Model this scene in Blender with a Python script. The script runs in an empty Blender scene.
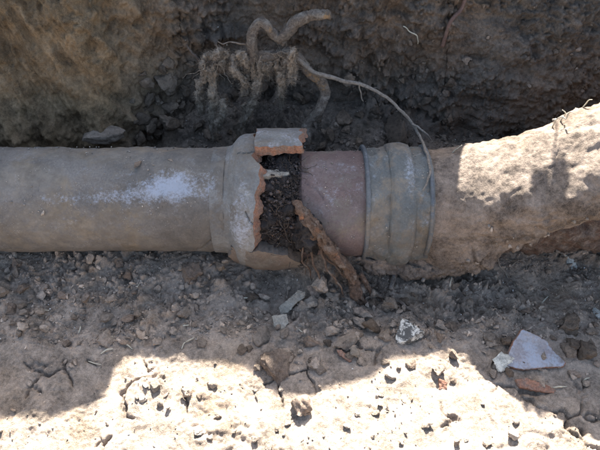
import bpy, math, random
import numpy as np
from mathutils import Vector, Euler

R = math.radians
random.seed(7)
rng = np.random.default_rng(7)
F = np.float32

# ------------------------------------------------------------------ camera
PITCH = R(51.7)
FPX = 600.0                                   # focal length in photo pixels (600 x 450 frame)
CAM = np.array([0.0, -0.4896, 0.5694])
FWD = np.array([0.0, math.cos(PITCH), -math.sin(PITCH)])
UPV = np.array([0.0, math.sin(PITCH), math.cos(PITCH)])
sc = bpy.context.scene
col = sc.collection
cd = bpy.data.cameras.new('camera')
cam = bpy.data.objects.new('camera', cd)
col.objects.link(cam)
cam.location = CAM
cam.rotation_euler = (math.pi / 2 - PITCH, 0, 0)
cd.sensor_width = 36.0
cd.lens = 36.0
cd.clip_start = 0.01
cd.clip_end = 200.0
sc.camera = cam

# ------------------------------------------------------------------ sky and sun
SUN_EL, SUN_AZ = R(38.0), R(4.0)              # azimuth measured from +Y towards +X
SUN = np.array([math.cos(SUN_EL) * math.sin(SUN_AZ), math.cos(SUN_EL) * math.cos(SUN_AZ), math.sin(SUN_EL)])
w = bpy.data.worlds.new('World')
sc.world = w
w.use_nodes = True
nt = w.node_tree
nt.nodes.clear()
sky = nt.nodes.new('ShaderNodeTexSky')
sky.sky_type = 'NISHITA'
sky.sun_disc = False
sky.sun_elevation = SUN_EL
sky.sun_rotation = SUN_AZ
sky.air_density = 1.0
sky.dust_density = 2.0
sky.ozone_density = 0.1
bg = nt.nodes.new('ShaderNodeBackground')
bg.inputs['Strength'].default_value = 0.080
wo = nt.nodes.new('ShaderNodeOutputWorld')
nt.links.new(sky.outputs[0], bg.inputs[0])
nt.links.new(bg.outputs[0], wo.inputs[0])
sl = bpy.data.lights.new('sun', 'SUN')
sl.energy = 5.0
sl.angle = R(0.55)
sl.color = (1.0, 0.972, 0.94)
sun = bpy.data.objects.new('sun', sl)
col.objects.link(sun)
sun.rotation_euler = Vector(-SUN).to_track_quat('-Z', 'Y').to_euler()
sun.location = (0, 3, 3)

vs = sc.view_settings
vs.view_transform = 'Standard'
vs.look = 'None'
vs.exposure = 2.88
vs.gamma = 1.0
vs.use_curve_mapping = False
sc.render.engine = 'CYCLES'
sc.cycles.use_denoising = True
sc.cycles.max_bounces = 8
sc.cycles.diffuse_bounces = 5


def at(px, py, Y):
    """point of world depth Y seen at photo pixel px, py"""
    d = FWD + np.array([1.0, 0, 0]) * (px - 300) / FPX + UPV * (225 - py) / FPX
    t = (Y - CAM[1]) / d[1]
    return CAM + d * t


def at_z(px, py, Z):
    d = FWD + np.array([1.0, 0, 0]) * (px - 300) / FPX + UPV * (225 - py) / FPX
    t = (Z - CAM[2]) / d[2]
    return CAM + d * t


def project(P):
    q = P - CAM
    dep = q @ FWD
    return 300 + FPX * q[..., 0] / dep, 225 - FPX * (q @ UPV) / dep, dep


# ------------------------------------------------------------------ numpy noise
def _h(ix, iy, iz, seed):
    h = (ix.astype(np.uint32) * np.uint32(374761393) + iy.astype(np.uint32) * np.uint32(668265263)
         + iz.astype(np.uint32) * np.uint32(2147483647 & 1274126177) + np.uint32(seed * 1013 + 77))
    h = (h ^ (h >> np.uint32(13))) * np.uint32(1274126177)
    h = (h ^ (h >> np.uint32(16))) * np.uint32(2246822519)
    return h ^ (h >> np.uint32(13))


_G = np.array([[1, 1, 0], [-1, 1, 0], [1, -1, 0], [-1, -1, 0], [1, 0, 1], [-1, 0, 1], [1, 0, -1], [-1, 0, -1],
               [0, 1, 1], [0, -1, 1], [0, 1, -1], [0, -1, -1], [1, 1, 0], [-1, 1, 0], [0, -1, 1], [0, -1, -1]], F)


def perlin(P, seed=0):
    P = np.asarray(P, np.float64)
    I = np.floor(P).astype(np.int64)
    f = (P - I).astype(F)
    I = I.astype(np.int32)
    u = f * f * f * (f * (f * 6 - 15) + 10)
    out = np.zeros(P.shape[:-1], F)
    for dx in (0, 1):
        wx = u[..., 0] if dx else 1 - u[..., 0]
        for dy in (0, 1):
            wy = u[..., 1] if dy else 1 - u[..., 1]
            for dz in (0, 1):
                wz = u[..., 2] if dz else 1 - u[..., 2]
                g = _G[_h(I[..., 0] + dx, I[..., 1] + dy, I[..., 2] + dz, seed) & np.uint32(15)]
                d = g[..., 0] * (f[..., 0] - dx) + g[..., 1] * (f[..., 1] - dy) + g[..., 2] * (f[..., 2] - dz)
                out += wx * wy * wz * d
    return out


def fbm(P, octv=4, seed=0, gain=0.5, lac=2.03):
    P = np.asarray(P, np.float64)
    o = 0
    a = 1.0
    for k in range(octv):
        o = o + a * perlin(P, seed + k * 17)
        P = P * lac + 3.7
        a *= gain
    return o


def worley(P, seed=0):
    """F1, F2 and a random number of the nearest cell"""
    P = np.asarray(P, np.float64)
    I = np.floor(P).astype(np.int64)
    f = (P - I).astype(F)
    I = I.astype(np.int32)
    f1 = np.full(P.shape[:-1], 9.0, F)
    f2 = f1.copy()
    idr = np.zeros_like(f1)
    for dx in (-1, 0, 1):
        for dy in (-1, 0, 1):
            for dz in (-1, 0, 1):
                h = _h(I[..., 0] + dx, I[..., 1] + dy, I[..., 2] + dz, seed)
                a = (h & np.uint32(1023)).astype(F) / 1023
                b = ((h >> np.uint32(10)) & np.uint32(1023)).astype(F) / 1023
                c = ((h >> np.uint32(20)) & np.uint32(1023)).astype(F) / 1023
                d = np.sqrt((dx + a - f[..., 0]) ** 2 + (dy + b - f[..., 1]) ** 2 + (dz + c - f[..., 2]) ** 2)
                m = d < f1
                f2 = np.where(m, f1, np.minimum(f2, d))
                f1 = np.where(m, d, f1)
                idr = np.where(m, ((h >> np.uint32(5)) & np.uint32(255)).astype(F) / 255, idr)
    return f1, f2, idr


def sstep(a, b, x):
    t = np.clip((x - a) / (b - a), 0, 1)
    return t * t * (3 - 2 * t)


# ------------------------------------------------------------------ mesh helpers
def make_mesh(name, V, Q=None, T=None, colors=None, matidx=None, smooth=True):  # noqa
    """V (n,3); Q (m,4) quads; T (k,3) triangles"""
    me = bpy.data.meshes.new(name)
    V = np.ascontiguousarray(V, F).reshape(-1, 3)
    loops = []
    sizes = []
    if Q is not None and len(Q):
        loops.append(np.asarray(Q, np.int32).ravel()); sizes.append(np.full(len(Q), 4, np.int32))
    if T is not None and len(T):
        loops.append(np.asarray(T, np.int32).ravel()); sizes.append(np.full(len(T), 3, np.int32))
    loops = np.concatenate(loops); sizes = np.concatenate(sizes)
    me.vertices.add(len(V)); me.vertices.foreach_set('co', V.ravel())
    me.loops.add(len(loops)); me.loops.foreach_set('vertex_index', loops)
    me.polygons.add(len(sizes))
    starts = np.concatenate([[0], np.cumsum(sizes)[:-1]]).astype(np.int32)
    me.polygons.foreach_set('loop_start', starts)
    me.polygons.foreach_set('use_smooth', np.full(len(sizes), smooth, bool))
    if matidx is not None:
        me.polygons.foreach_set('material_index', np.asarray(matidx, np.int32))
    me.update(calc_edges=True)
    if colors is not None:
        ca = me.attributes.new('soil', 'FLOAT_COLOR', 'POINT')
        c4 = np.ones((len(V), 4), F); c4[:, :3] = np.asarray(colors).reshape(-1, 3)
        ca.data.foreach_set('color', c4.ravel())
    return me


def attr(me, name, vals):
    a = me.attributes.new(name, 'FLOAT', 'POINT')
    a.data.foreach_set('value', np.ascontiguousarray(vals, F).ravel())


def grid_quads(nu, nv, close_v=False, off=0):
    i = np.arange(nu - 1)[:, None]
    j = np.arange(nv if close_v else nv - 1)[None, :]
    j2 = (j + 1) % nv
    return (np.stack([i * nv + j, (i + 1) * nv + j, (i + 1) * nv + j2, i * nv + j2], -1).reshape(-1, 4) + off)


def add(name, me, mat=None, parent=None, label=None, cat=None, group=None, kind=None, loc=None, rot=None, scale=None):
    o = bpy.data.objects.new(name, me)
    col.objects.link(o)
    if mat is not None and me is not None and not len(me.materials):
        for m in (mat if isinstance(mat, (list, tuple)) else [mat]):
            me.materials.append(m)
    if parent is not None:
        o.parent = parent
    if label: o['label'] = label
    if cat: o['category'] = cat
    if group: o['group'] = group
    if kind: o['kind'] = kind
    if loc is not None: o.location = loc
    if rot is not None: o.rotation_euler = rot
    if scale is not None: o.scale = scale
    return o


def thing(name, label, cat, loc=(0, 0, 0), group=None):
    return add(name, None, None, None, label, cat, group, loc=loc)


def place_under(root, o):
    """parent a mesh built in world coordinates under an Empty that stands elsewhere"""
    o.parent = root
    o.location = Vector(o.location) - Vector(root.location)
    return o


def grid_normals(P):
    du = np.gradient(P, axis=0)
    dv = np.gradient(P, axis=1)
    n = np.cross(du, dv)
    return n / (np.linalg.norm(n, axis=-1, keepdims=True) + 1e-12)


def resample(pts, n):
    """smooth Catmull-Rom resampling of a polyline with any number of columns"""
    pts = np.asarray(pts, float)
    p = np.vstack([2 * pts[0] - pts[1], pts, 2 * pts[-1] - pts[-2]])
    m = len(pts) - 1
    t = np.linspace(0, m - 1e-6, n)
    i = t.astype(int)
    f = (t - i)[:, None]
    a, b, c, d = p[i], p[i + 1], p[i + 2], p[i + 3]
    return 0.5 * ((2 * b) + (c - a) * f + (2 * a - 5 * b + 4 * c - d) * f ** 2 + (3 * b - a - 3 * c + d) * f ** 3)


def sweep(name, path, rad, nseg=14, n=None, amp=0.0, nscale=60.0, seed=0, cap=True, close_taper=True, kink=0.0):
    """tube along a path; rad per control point; amp: bark relief"""
    path = np.asarray(path, float)
    rad = np.asarray(rad, float) * np.ones(len(path))
    if n is None:
        L = np.linalg.norm(np.diff(path, axis=0), axis=1).sum()
        n = int(max(12, min(160, L / 0.0022)))
    pr = resample(np.column_stack([path, rad]), n)
    P, r = pr[:, :3], np.maximum(pr[:, 3], 1e-4)
    if kink:
        P = P + kink * np.stack([fbm(P * 35 + s, 3, seed + 5 + s) for s in (0, 1, 2)], -1)
    T = np.gradient(P, axis=0)
    T /= np.linalg.norm(T, axis=1, keepdims=True) + 1e-12
    N = np.zeros_like(P)
    v = np.cross(T[0], [0.13, 0.27, 0.95]); v /= np.linalg.norm(v)
    for i in range(n):
        v = v - T[i] * (v @ T[i]); v /= np.linalg.norm(v) + 1e-12
        N[i] = v
    B = np.cross(T, N)
    a = np.linspace(0, 2 * math.pi, nseg, endpoint=False)
    ring = N[:, None] * np.cos(a)[None, :, None] + B[:, None] * np.sin(a)[None, :, None]
    V = P[:, None] + ring * r[:, None, None]
    if amp:
        # relief stretched along the root, in its own length/angle space
        s = np.cumsum(np.r_[0, np.linalg.norm(np.diff(P, axis=0), axis=1)])
        q = np.stack([np.broadcast_to(s[:, None] * nscale * 0.7, V.shape[:2]),
                      np.broadcast_to(np.cos(a)[None] * 1.6, V.shape[:2]) + seed,
                      np.broadcast_to(np.sin(a)[None] * 1.6, V.shape[:2])], -1)
        d = fbm(q, 4, seed) + 0.5 * fbm(V * nscale * 4, 3, seed + 9)
        V = V + ring * (amp * d * np.minimum(1, r[:, None] / r.max() + .3))[..., None]
    V = V.reshape(-1, 3)
    Q = grid_quads(n, nseg, True)
    T3 = []
    if cap:
        V = np.vstack([V, P[0] - T[0] * r[0] * .3, P[-1] + T[-1] * r[-1] * .3])
        for j in range(nseg):
            T3.append((n * nseg, j, (j + 1) % nseg))
            T3.append((n * nseg + 1, (n - 1) * nseg + (j + 1) % nseg, (n - 1) * nseg + j))
    return make_mesh(name, V, Q, T3 or None)


def strands(name, paths, r0, r1, sides=3):
    """paths (N,K,3): many thin fibres joined into one mesh"""
    P = np.asarray(paths, float)
    N, K, _ = P.shape
    T = np.gradient(P, axis=1)
    T /= np.linalg.norm(T, axis=-1, keepdims=True) + 1e-12
    ref = np.array([0.31, 0.52, 0.79])
    n1 = np.cross(T, ref); n1 /= np.linalg.norm(n1, axis=-1, keepdims=True) + 1e-12
    n2 = np.cross(T, n1)
    t = np.linspace(0, 1, K)[None, :, None]
    r0 = np.asarray(r0).reshape(-1, 1, 1) if np.ndim(r0) else r0
    r = r0 * (1 - t) + r1 * t
    a = np.arange(sides) * 2 * math.pi / sides
    V = np.stack([P + (n1 * math.cos(x) + n2 * math.sin(x)) * r for x in a], 2)   # N,K,s,3
    base = grid_quads(K, sides, True)
    Q = (base[None] + (np.arange(N) * K * sides)[:, None, None]).reshape(-1, 4)
    return make_mesh(name, V.reshape(-1, 3), Q)


# ------------------------------------------------------------------ materials
class NT:
    def __init__(s, name):
        s.m = bpy.data.materials.new(name)
        s.m.use_nodes = True
        s.t = s.m.node_tree
        s.b = s.t.nodes['Principled BSDF']
        s.co = s.n('ShaderNodeNewGeometry').outputs['Position']

    def n(s, typ, **kw):
        x = s.t.nodes.new(typ)
        for k, v in kw.items():
            setattr(x, k, v)
        return x

    def set(s, sock, v):
        if hasattr(v, 'is_output'):
            s.t.links.new(v, sock)
        elif isinstance(v, (tuple, list)) and len(v) == 3 and sock.type == 'RGBA':
            sock.default_value = (*v, 1)
        else:
            sock.default_value = v

    def noise(s, scale, detail=4, rough=0.6, dist=0.0, vec=None):
        x = s.n('ShaderNodeTexNoise')
        s.set(x.inputs['Vector'], vec or s.co)
        x.inputs['Scale'].default_value = scale
        x.inputs['Detail'].default_value = detail
        x.inputs['Roughness'].default_value = rough
        x.inputs['Distortion'].default_value = dist
        return x.outputs[0]

    def voro(s, scale, feature='F1', vec=None):
        x = s.n('ShaderNodeTexVoronoi', feature=feature)
        s.set(x.inputs['Vector'], vec or s.co)
        x.inputs['Scale'].default_value = scale
        return x.outputs['Distance']

    def ramp(s, fac, lo, hi, a=0.0, b=1.0):
        x = s.n('ShaderNodeMapRange')
        x.interpolation_type = 'SMOOTHSTEP'
        s.set(x.inputs[0], fac)
        x.inputs[1].default_value = lo; x.inputs[2].default_value = hi
        x.inputs[3].default_value = a; x.inputs[4].default_value = b
        return x.outputs[0]

    def math(s, op, a, b=0.0):
        x = s.n('ShaderNodeMath', operation=op)
        s.set(x.inputs[0], a); s.set(x.inputs[1], b)
        return x.outputs[0]

    def mix(s, fac, a, b, blend='MIX'):
        x = s.n('ShaderNodeMix', data_type='RGBA', blend_type=blend)
        s.set(x.inputs['Factor'], fac); s.set(x.inputs['A'], a); s.set(x.inputs['B'], b)
        return x.outputs['Result']

    def scale_col(s, c, f):
        x = s.n('ShaderNodeVectorMath', operation='SCALE')
        s.set(x.inputs[0], c); s.set(x.inputs['Scale'], f)
        return x.outputs[0]

    def bump(s, h, dist, strength=1.0, prev=None):
        x = s.n('ShaderNodeBump')
        s.set(x.inputs['Height'], h)
        x.inputs['Distance'].default_value = dist
        x.inputs['Strength'].default_value = strength
        if prev is not None:
            s.t.links.new(prev, x.inputs['Normal'])
        return x.outputs[0]

    def attr(s, name, typ='Fac'):
        return s.n('ShaderNodeAttribute', attribute_name=name).outputs[typ]

    def done(s, color, rough, normal=None, spec=0.3):
        s.set(s.b.inputs['Base Color'], color)
        s.set(s.b.inputs['Roughness'], rough)
        s.b.inputs['Specular IOR Level'].default_value = spec
        if normal is not None:
            s.t.links.new(normal, s.b.inputs['Normal'])
        return s.m


def soil_material(name, color=None, vary=0.35, bump=1.0, rand=False):
    k = NT(name)
    base = k.attr('soil', 'Color') if color is None else color
    n1 = k.noise(38, 5, 0.65)
    n2 = k.noise(260, 4, 0.7)
    n3 = k.noise(1100, 3, 0.7)
    f = k.math('ADD', k.ramp(n1, 0.3, 0.7, 1 - vary, 1 + vary), k.ramp(n2, 0.25, 0.75, -0.28, 0.28))
    f = k.math('ADD', f, k.ramp(n3, 0.3, 0.7, -0.22, 0.22))
    if rand:
        oi = k.n('ShaderNodeObjectInfo').outputs['Random']
        f = k.math('MULTIPLY', f, k.ramp(oi, 0.0, 1.0, 0.72, 1.3))
    c = k.scale_col(base, f)
    warm = k.noise(14, 3, 0.5)
    c = k.mix(k.ramp(warm, 0.5, 0.75, 0.0, 0.4), c, k.mix(1.0, c, (1.14, 0.98, 0.78), 'MULTIPLY'))
    # pale mineral grains
    v = k.voro(520)
    sp = k.math('MULTIPLY', k.ramp(v, 0.10, 0.16, 1.0, 0.0), k.ramp(k.noise(170, 2), 0.60, 0.68))
    c = k.mix(k.math('MULTIPLY', sp, 0.55), c, (0.50, 0.46, 0.40))
    b = k.bump(k.noise(170, 6, 0.72), 0.0030 * bump, 0.9)
    b = k.bump(k.noise(700, 4, 0.75), 0.0011 * bump, 0.9, b)
    return k.done(c, 0.95, b, 0.12)


DUST = (0.128, 0.109, 0.086)


def clay_material(name, base, base2, dust=0.6, gloss=True):
    """weathered earthenware under a film of dried mud; 'glaze' attribute = wiped glossy spots, bluish sky sheen put into their colour"""
    k = NT(name)
    c = k.mix(k.ramp(k.noise(22, 5, 0.6), 0.35, 0.65), base, base2)
    c = k.scale_col(c, k.ramp(k.noise(420, 4, 0.7), 0.25, 0.75, 0.8, 1.2))
    gl = k.attr('glaze_sheen')
    wipe_sheen = k.math('ADD', gl, k.ramp(k.noise(300, 5, 0.75), 0.3, 0.7, -0.28, 0.28))
    wipe_sheen = k.math('ADD', wipe_sheen, k.ramp(k.noise(45, 4, 0.65), 0.3, 0.7, -0.25, 0.25))
    wipe_sheen = k.ramp(wipe_sheen, 0.22, 1.05)
    mud = k.math('ADD', k.ramp(k.noise(17, 6, 0.68, 0.6), 0.3, 0.7, dust - 0.5, dust + 0.5), k.ramp(k.noise(190, 4, 0.7), 0.3, 0.7, -0.18, 0.18))
    mud = k.ramp(mud, 0.2, 0.9)
    dc = k.scale_col(DUST, k.ramp(k.noise(75, 6, 0.75), 0.25, 0.75, 0.72, 1.22))
    dc = k.mix(k.ramp(k.noise(11, 4, 0.6, 0.8), 0.45, 0.65), dc, k.mix(1.0, dc, (1.07, 0.99, 0.87), 'MULTIPLY'))
    c = k.mix(mud, c, dc)
    c = k.scale_col(c, k.ramp(k.noise(9, 6, 0.7, 1.0), 0.3, 0.7, 0.78, 1.2))
    grit = k.math('MULTIPLY', k.ramp(k.voro(430), 0.08, 0.16, 1.0, 0.0), k.ramp(k.noise(60, 3), 0.5, 0.62))
    c = k.mix(k.math('MULTIPLY', grit, 0.6), c, (0.44, 0.41, 0.36))
    c = k.mix(k.math('MULTIPLY', wipe_sheen, 0.8), c, (0.265, 0.285, 0.315))  # sky reflection put into the colour of the glossy spots as bluish grey
    ro = k.math('SUBTRACT', 0.86, k.math('MULTIPLY', wipe_sheen, 0.50))
    b = k.bump(k.noise(120, 6, 0.7), 0.0011, 0.7)
    b = k.bump(k.noise(800, 3, 0.7), 0.0005, 0.7, b)
    return k.done(c, ro, b, 0.4)


def fracture_material(name, c1, c2):
    k = NT(name)
    c = k.mix(k.ramp(k.noise(140, 5, 0.7), 0.35, 0.65), c1, c2)
    c = k.mix(k.ramp(k.noise(110, 6, 0.75), 0.40, 0.66, 0.08, 0.85), c, (0.165, 0.132, 0.104))
    c = k.scale_col(c, k.ramp(k.noise(500, 4, 0.7), 0.3, 0.7, 0.7, 1.25))
    b = k.bump(k.noise(420, 5, 0.75), 0.0016, 1.0)
    return k.done(c, 0.9, b, 0.2)


def root_material(name, c1, c2, peel=None, dusty=0.4):
    k = NT(name)
    mp = k.n('ShaderNodeMapping'); mp.inputs['Scale'].default_value = (1, 1, 1)
    k.t.links.new(k.co, mp.inputs[0])
    g = k.noise(260, 5, 0.7, 1.2)
    c = k.mix(k.ramp(g, 0.35, 0.65), c1, c2)
    c = k.mix(k.ramp(k.noise(85, 5, 0.7), 0.5, 0.68, 0.0, dusty), c, (0.27, 0.235, 0.19))
    if peel:
        p = k.attr('peel')
        pm = k.ramp(k.math('ADD', p, k.ramp(k.noise(210, 6, 0.8), 0.25, 0.75, -0.6, 0.6)), 0.35, 0.95, 0.0, 0.9)
        c = k.mix(pm, c, k.mix(k.ramp(g, 0.35, 0.65), peel, tuple(x * 0.7 for x in peel)))
    b = k.bump(k.noise(330, 5, 0.75, 1.0), 0.0026, 1.0)
    return k.done(c, 0.88, b, 0.25)


M = {}
M['ground'] = soil_material('trench_soil', None)
M['clod_dark'] = soil_material('dark_clod_soil', (0.112, 0.084, 0.060), 0.22, 0.8, True)
M['clod_grey'] = soil_material('grey_clod_soil', (0.222, 0.174, 0.130), 0.22, 0.8, True)
M['clod_tan'] = soil_material('pale_clod_soil', (0.27, 0.222, 0.170), 0.22, 0.8, True)
M['clod_brown'] = soil_material('brown_clod_soil', (0.175, 0.130, 0.095), 0.25, 0.8, True)
M['crumbs'] = soil_material('soil_crumbs', None, 0.4, 0.3)
M['pipe'] = clay_material('dusty_clay_pipe', (0.088, 0.077, 0.064), (0.128, 0.112, 0.094), 0.52)
M['socket'] = clay_material('dusty_clay_socket', (0.115, 0.110, 0.100), (0.155, 0.148, 0.132), 0.42)
M['spigot'] = clay_material('reddish_clay_pipe', (0.105, 0.070, 0.060), (0.125, 0.094, 0.083), 0.25)
M['lip'] = clay_material('brown_clay_lip', (0.115, 0.084, 0.060), (0.095, 0.075, 0.058), 0.40)
M['coupling'] = clay_material('dusty_grey_rubber', (0.074, 0.076, 0.069), (0.105, 0.104, 0.091), 0.42)
M['flange'] = clay_material('dark_grey_rubber_edge', (0.060, 0.066, 0.070), (0.095, 0.098, 0.095), 0.30)
M['fracture'] = fracture_material('terracotta_break', (0.30, 0.142, 0.084), (0.22, 0.108, 0.068))
M['old_pipe'] = fracture_material('muddy_terracotta', (0.095, 0.052, 0.034), (0.062, 0.044, 0.034))
M['crust'] = soil_material('caked_mud', (0.182, 0.143, 0.110), 0.45, 1.2)
M['mortar'] = soil_material('pale_mortar', (0.275, 0.242, 0.190), 0.2, 1.0)
M['plug'] = soil_material('black_root_peat', (0.040, 0.035, 0.032), 0.5, 1.2)
M['grit'] = soil_material('pale_grit', (0.55, 0.52, 0.46), 0.2, 0.3)
M['root_grey'] = root_material('grey_root_bark', (0.074, 0.056, 0.042), (0.150, 0.120, 0.092), (0.30, 0.185, 0.09), 0.6)
M['root_brown'] = root_material('brown_root_bark', (0.080, 0.048, 0.030), (0.155, 0.098, 0.064), (0.38, 0.17, 0.085), 0.45)
M['root_pale'] = root_material('pale_root_skin', (0.145, 0.120, 0.095), (0.235, 0.20, 0.16))
M['root_red'] = root_material('reddish_root_skin', (0.12, 0.070, 0.050), (0.17, 0.10, 0.075), None, 0.2)
M['fibre'] = root_material('matted_root_fibre', (0.16, 0.122, 0.088), (0.31, 0.25, 0.185), None, 0.5)
M['fibre_dark'] = root_material('dark_root_fibre', (0.045, 0.034, 0.027), (0.092, 0.066, 0.048), None, 0.3)
M['straw'] = root_material('pale_straw', (0.46, 0.41, 0.30), (0.55, 0.50, 0.38), None, 0.1)
M['stone_white'] = soil_material('mottled_white_stone', (0.46, 0.44, 0.37), 0.35, 0.6)
k = NT('black_and_white_stone')
_c = k.mix(k.ramp(k.noise(95, 5, 0.75, 0.8), 0.47, 0.55), (0.085, 0.080, 0.070), (0.50, 0.47, 0.40))
M['stone_mottled'] = k.done(_c, 0.9, k.bump(k.noise(260, 5, .7), 0.002, 1.0), 0.2)
M['shard'] = clay_material('purple_grey_glazed_shard', (0.185, 0.160, 0.155), (0.22, 0.20, 0.19), 0.25)

# ------------------------------------------------------------------ terrain: trench floor, far wall, surface
Z0 = -0.050
YR = 0.350                                    # far rim of the trench
# rim height along X: unseen far edge, shaped back along the sun from the wanted shadow line
edge_px = [(-120, 405), (0, 412), (55, 412), (92, 403), (108, 388), (116, 358), (150, 354), (195, 362), (240, 366),
           (262, 378), (275, 396), (310, 404), (335, 390), (372, 384), (392, 362), (450, 356)]
_E = np.array([at_z(px, py, Z0) for px, py in edge_px])
_t = (YR - _E[:, 1]) / SUN[1]
rim_x = _E[:, 0] + _t * SUN[0]
rim_z = _E[:, 2] + _t * SUN[2]
RX = np.concatenate([[-30, -1.2, -0.75], rim_x, [0.184 + 0.022, 0.200 + 0.022, 0.225 + 0.022, 0.34, 0.45, 0.6, 1.2, 30]])
RZ = np.concatenate([[0.36, 0.37, 0.39], rim_z, [0.36, 0.30, 0.262, 0.255, 0.265, 0.27, 0.33, 0.36]])


def rim(x):
    return np.interp(x, RX, RZ)


def geo(a, b, n):
    return a + np.sign(b - a) * (np.geomspace(0.02, abs(b - a) + 0.02, n) - 0.02)


X_IN0, X_IN1 = -0.50, 0.54
nx_in = 800
xs = np.concatenate([geo(X_IN0, -25, 34)[1:][::-1], np.linspace(X_IN0, X_IN1, nx_in), geo(X_IN1, 25, 34)[1:]])
NX = len(xs)
xin = sstep(0.25, 0.0, np.maximum(X_IN0 - xs, xs - X_IN1))         # 1 inside the dense strip
ya = geo(-0.34, -25, 36)[1:][::-1]
nB, nC = 400, 210
yd = geo(0.0, 25, 30)[1:]
NV = len(ya) + nB + nC + len(yd)

yb = np.interp(xs, [-25, -0.40, -0.26, -0.20, -0.14, -0.04, 0.05, 0.18, 0.30, 0.45, 25],
               [0.10, 0.085, 0.100, 0.175, 0.225, 0.235, 0.215, 0.190, 0.165, 0.15, 0.15])
yb = yb + 0.010 * fbm(np.column_stack([xs * 9, xs * 0, xs * 0]), 3, 3)


def floor_z(x, y):
    z = Z0 + 0.004 * np.sin(x * 9 + 1)
    z = z - 0.007 * np.exp(-((x - 0.13) / 0.11) ** 2 - ((y + 0.075) / 0.05) ** 2)         # hollow under the coupling
    z = z - 0.012 * np.exp(-((x - 0.34) / 0.12) ** 2 - ((y + 0.07) / 0.05) ** 2)
    z = z + 0.010 * sstep(-0.05, -0.12, x) * np.exp(-((y + 0.06) / 0.045) ** 2)
    z = z - 0.012 * np.exp(-((x + 0.02) / 0.05) ** 2 - ((y + 0.10) / 0.04) ** 2)
    z = z + 0.052 * np.exp(-((x + 0.135) / 0.075) ** 2 - ((y - 0.215) / 0.06) ** 2)        # heap of clods behind the pipe
    z = z + 0.030 * np.exp(-((x - 0.10) / 0.12) ** 2 - ((y - 0.20) / 0.05) ** 2)
    z = z + 0.018 * sstep(-0.20, -0.34, y) * sstep(-0.25, 0.1, x) * 0.6
    z = z + 0.050 * np.exp(-((x - 0.045) / 0.040) ** 2 - ((y + 0.062) / 0.028) ** 2)       # dirt fallen from the joint
    near = sstep(-0.42, -1.25, y)
    return z + near * 0.40


P = np.zeros((NX, NV, 3))
Xg = xs[:, None]
P[:, :, 0] = Xg
a0 = len(ya)
P[:, :a0, 1] = ya[None]
tB = np.linspace(0, 1, nB)[None]
P[:, a0:a0 + nB, 1] = -0.34 + tB * (yb[:, None] + 0.34)
P[:, :a0 + nB, 2] = floor_z(np.broadcast_to(Xg, (NX, a0 + nB)), P[:, :a0 + nB, 1])
tC = (np.arange(1, nC + 1) / nC)[None]
rz = rim(xs)[:, None]
zb = P[:, a0 + nB - 1, 2][:, None]
left = sstep(-0.12, -0.30, xs)[:, None]
bell = tC + 0.10 * np.sin(tC * math.pi) * (1 - left) * 1.0
P[:, a0 + nB:a0 + nB + nC, 1] = yb[:, None] + (YR - yb[:, None]) * (tC ** (1.35 - 0.25 * left))
P[:, a0 + nB:a0 + nB + nC, 2] = zb + (rz - zb) * (tC * 0.82 + 0.18 * tC ** 0.6)
P[:, a0 + nB + nC:, 1] = YR + yd[None]
surf = rz + (0.34 - rz) * sstep(0.1, 0.8, yd)[None] - 0.012 * sstep(0, .05, yd)[None]
P[:, a0 + nB + nC:, 2] = surf

# relief
N0 = grid_normals(P)
Nn = -N0 if N0[NX // 2, a0 + nB // 2, 2] < 0 else N0
v_idx = np.arange(NV)
onwall = (v_idx >= a0 + nB)
wallw = sstep(a0 + nB - 25, a0 + nB + 25, v_idx)[None] * np.ones((NX, 1))
tall = sstep(a0 + nB + nC - 1, a0 + nB + nC - 45, v_idx)[None]        # fade to nothing at the rim
dense = xin[:, None] * sstep(-0.75, -0.34, P[:, :, 1]) * np.where(v_idx >= a0 + nB + nC, 0.0, 1.0)[None]
fine = dense * tall
S = P.copy()
i0, i1 = np.searchsorted(xs, -0.70), np.searchsorted(xs, 0.74)
j1 = a0 + nB + nC
sub = S[i0:i1, :j1]
warp = np.stack([perlin(sub * 28, 41), perlin(sub * 28, 42), perlin(sub * 28, 43)], -1) * 0.006
sw = sub + warp
big = fbm(sub * 7.0, 3, 1)
mid = fbm(sub * 24.0, 4, 2, 0.55)
small = fbm(sub * 95.0, 4, 5, 0.6)
f1, f2, cid = worley(sw * np.array([48, 48, 48.0]), 3)
clodA = sstep(0.02, 0.45, f2 - f1) * (0.35 + cid) * (1 - f1 * 0.5)
f1b, f2b, cidb = worley(sw * 125.0, 9)
clodB = sstep(0.02, 0.5, f2b - f1b) * (0.3 + cidb)
rough = sstep(-0.25, 0.35, fbm(sub * 11, 3, 21))                       # crumbly here, smooth there
lw = (left[i0:i1] * wallw[i0:i1, :j1])
pit = np.exp(-((sub[..., 0] + 0.12) / 0.11) ** 2) * sstep(0.10, 0.17, sub[..., 1]) + np.exp(-((sub[..., 0] - 0.12) / 0.16) ** 2) * sstep(0.10, 0.17, sub[..., 1]) * 0.7
pit = np.clip(pit, 0, 1) * sstep(0.16, 0.06, sub[..., 2])
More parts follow.
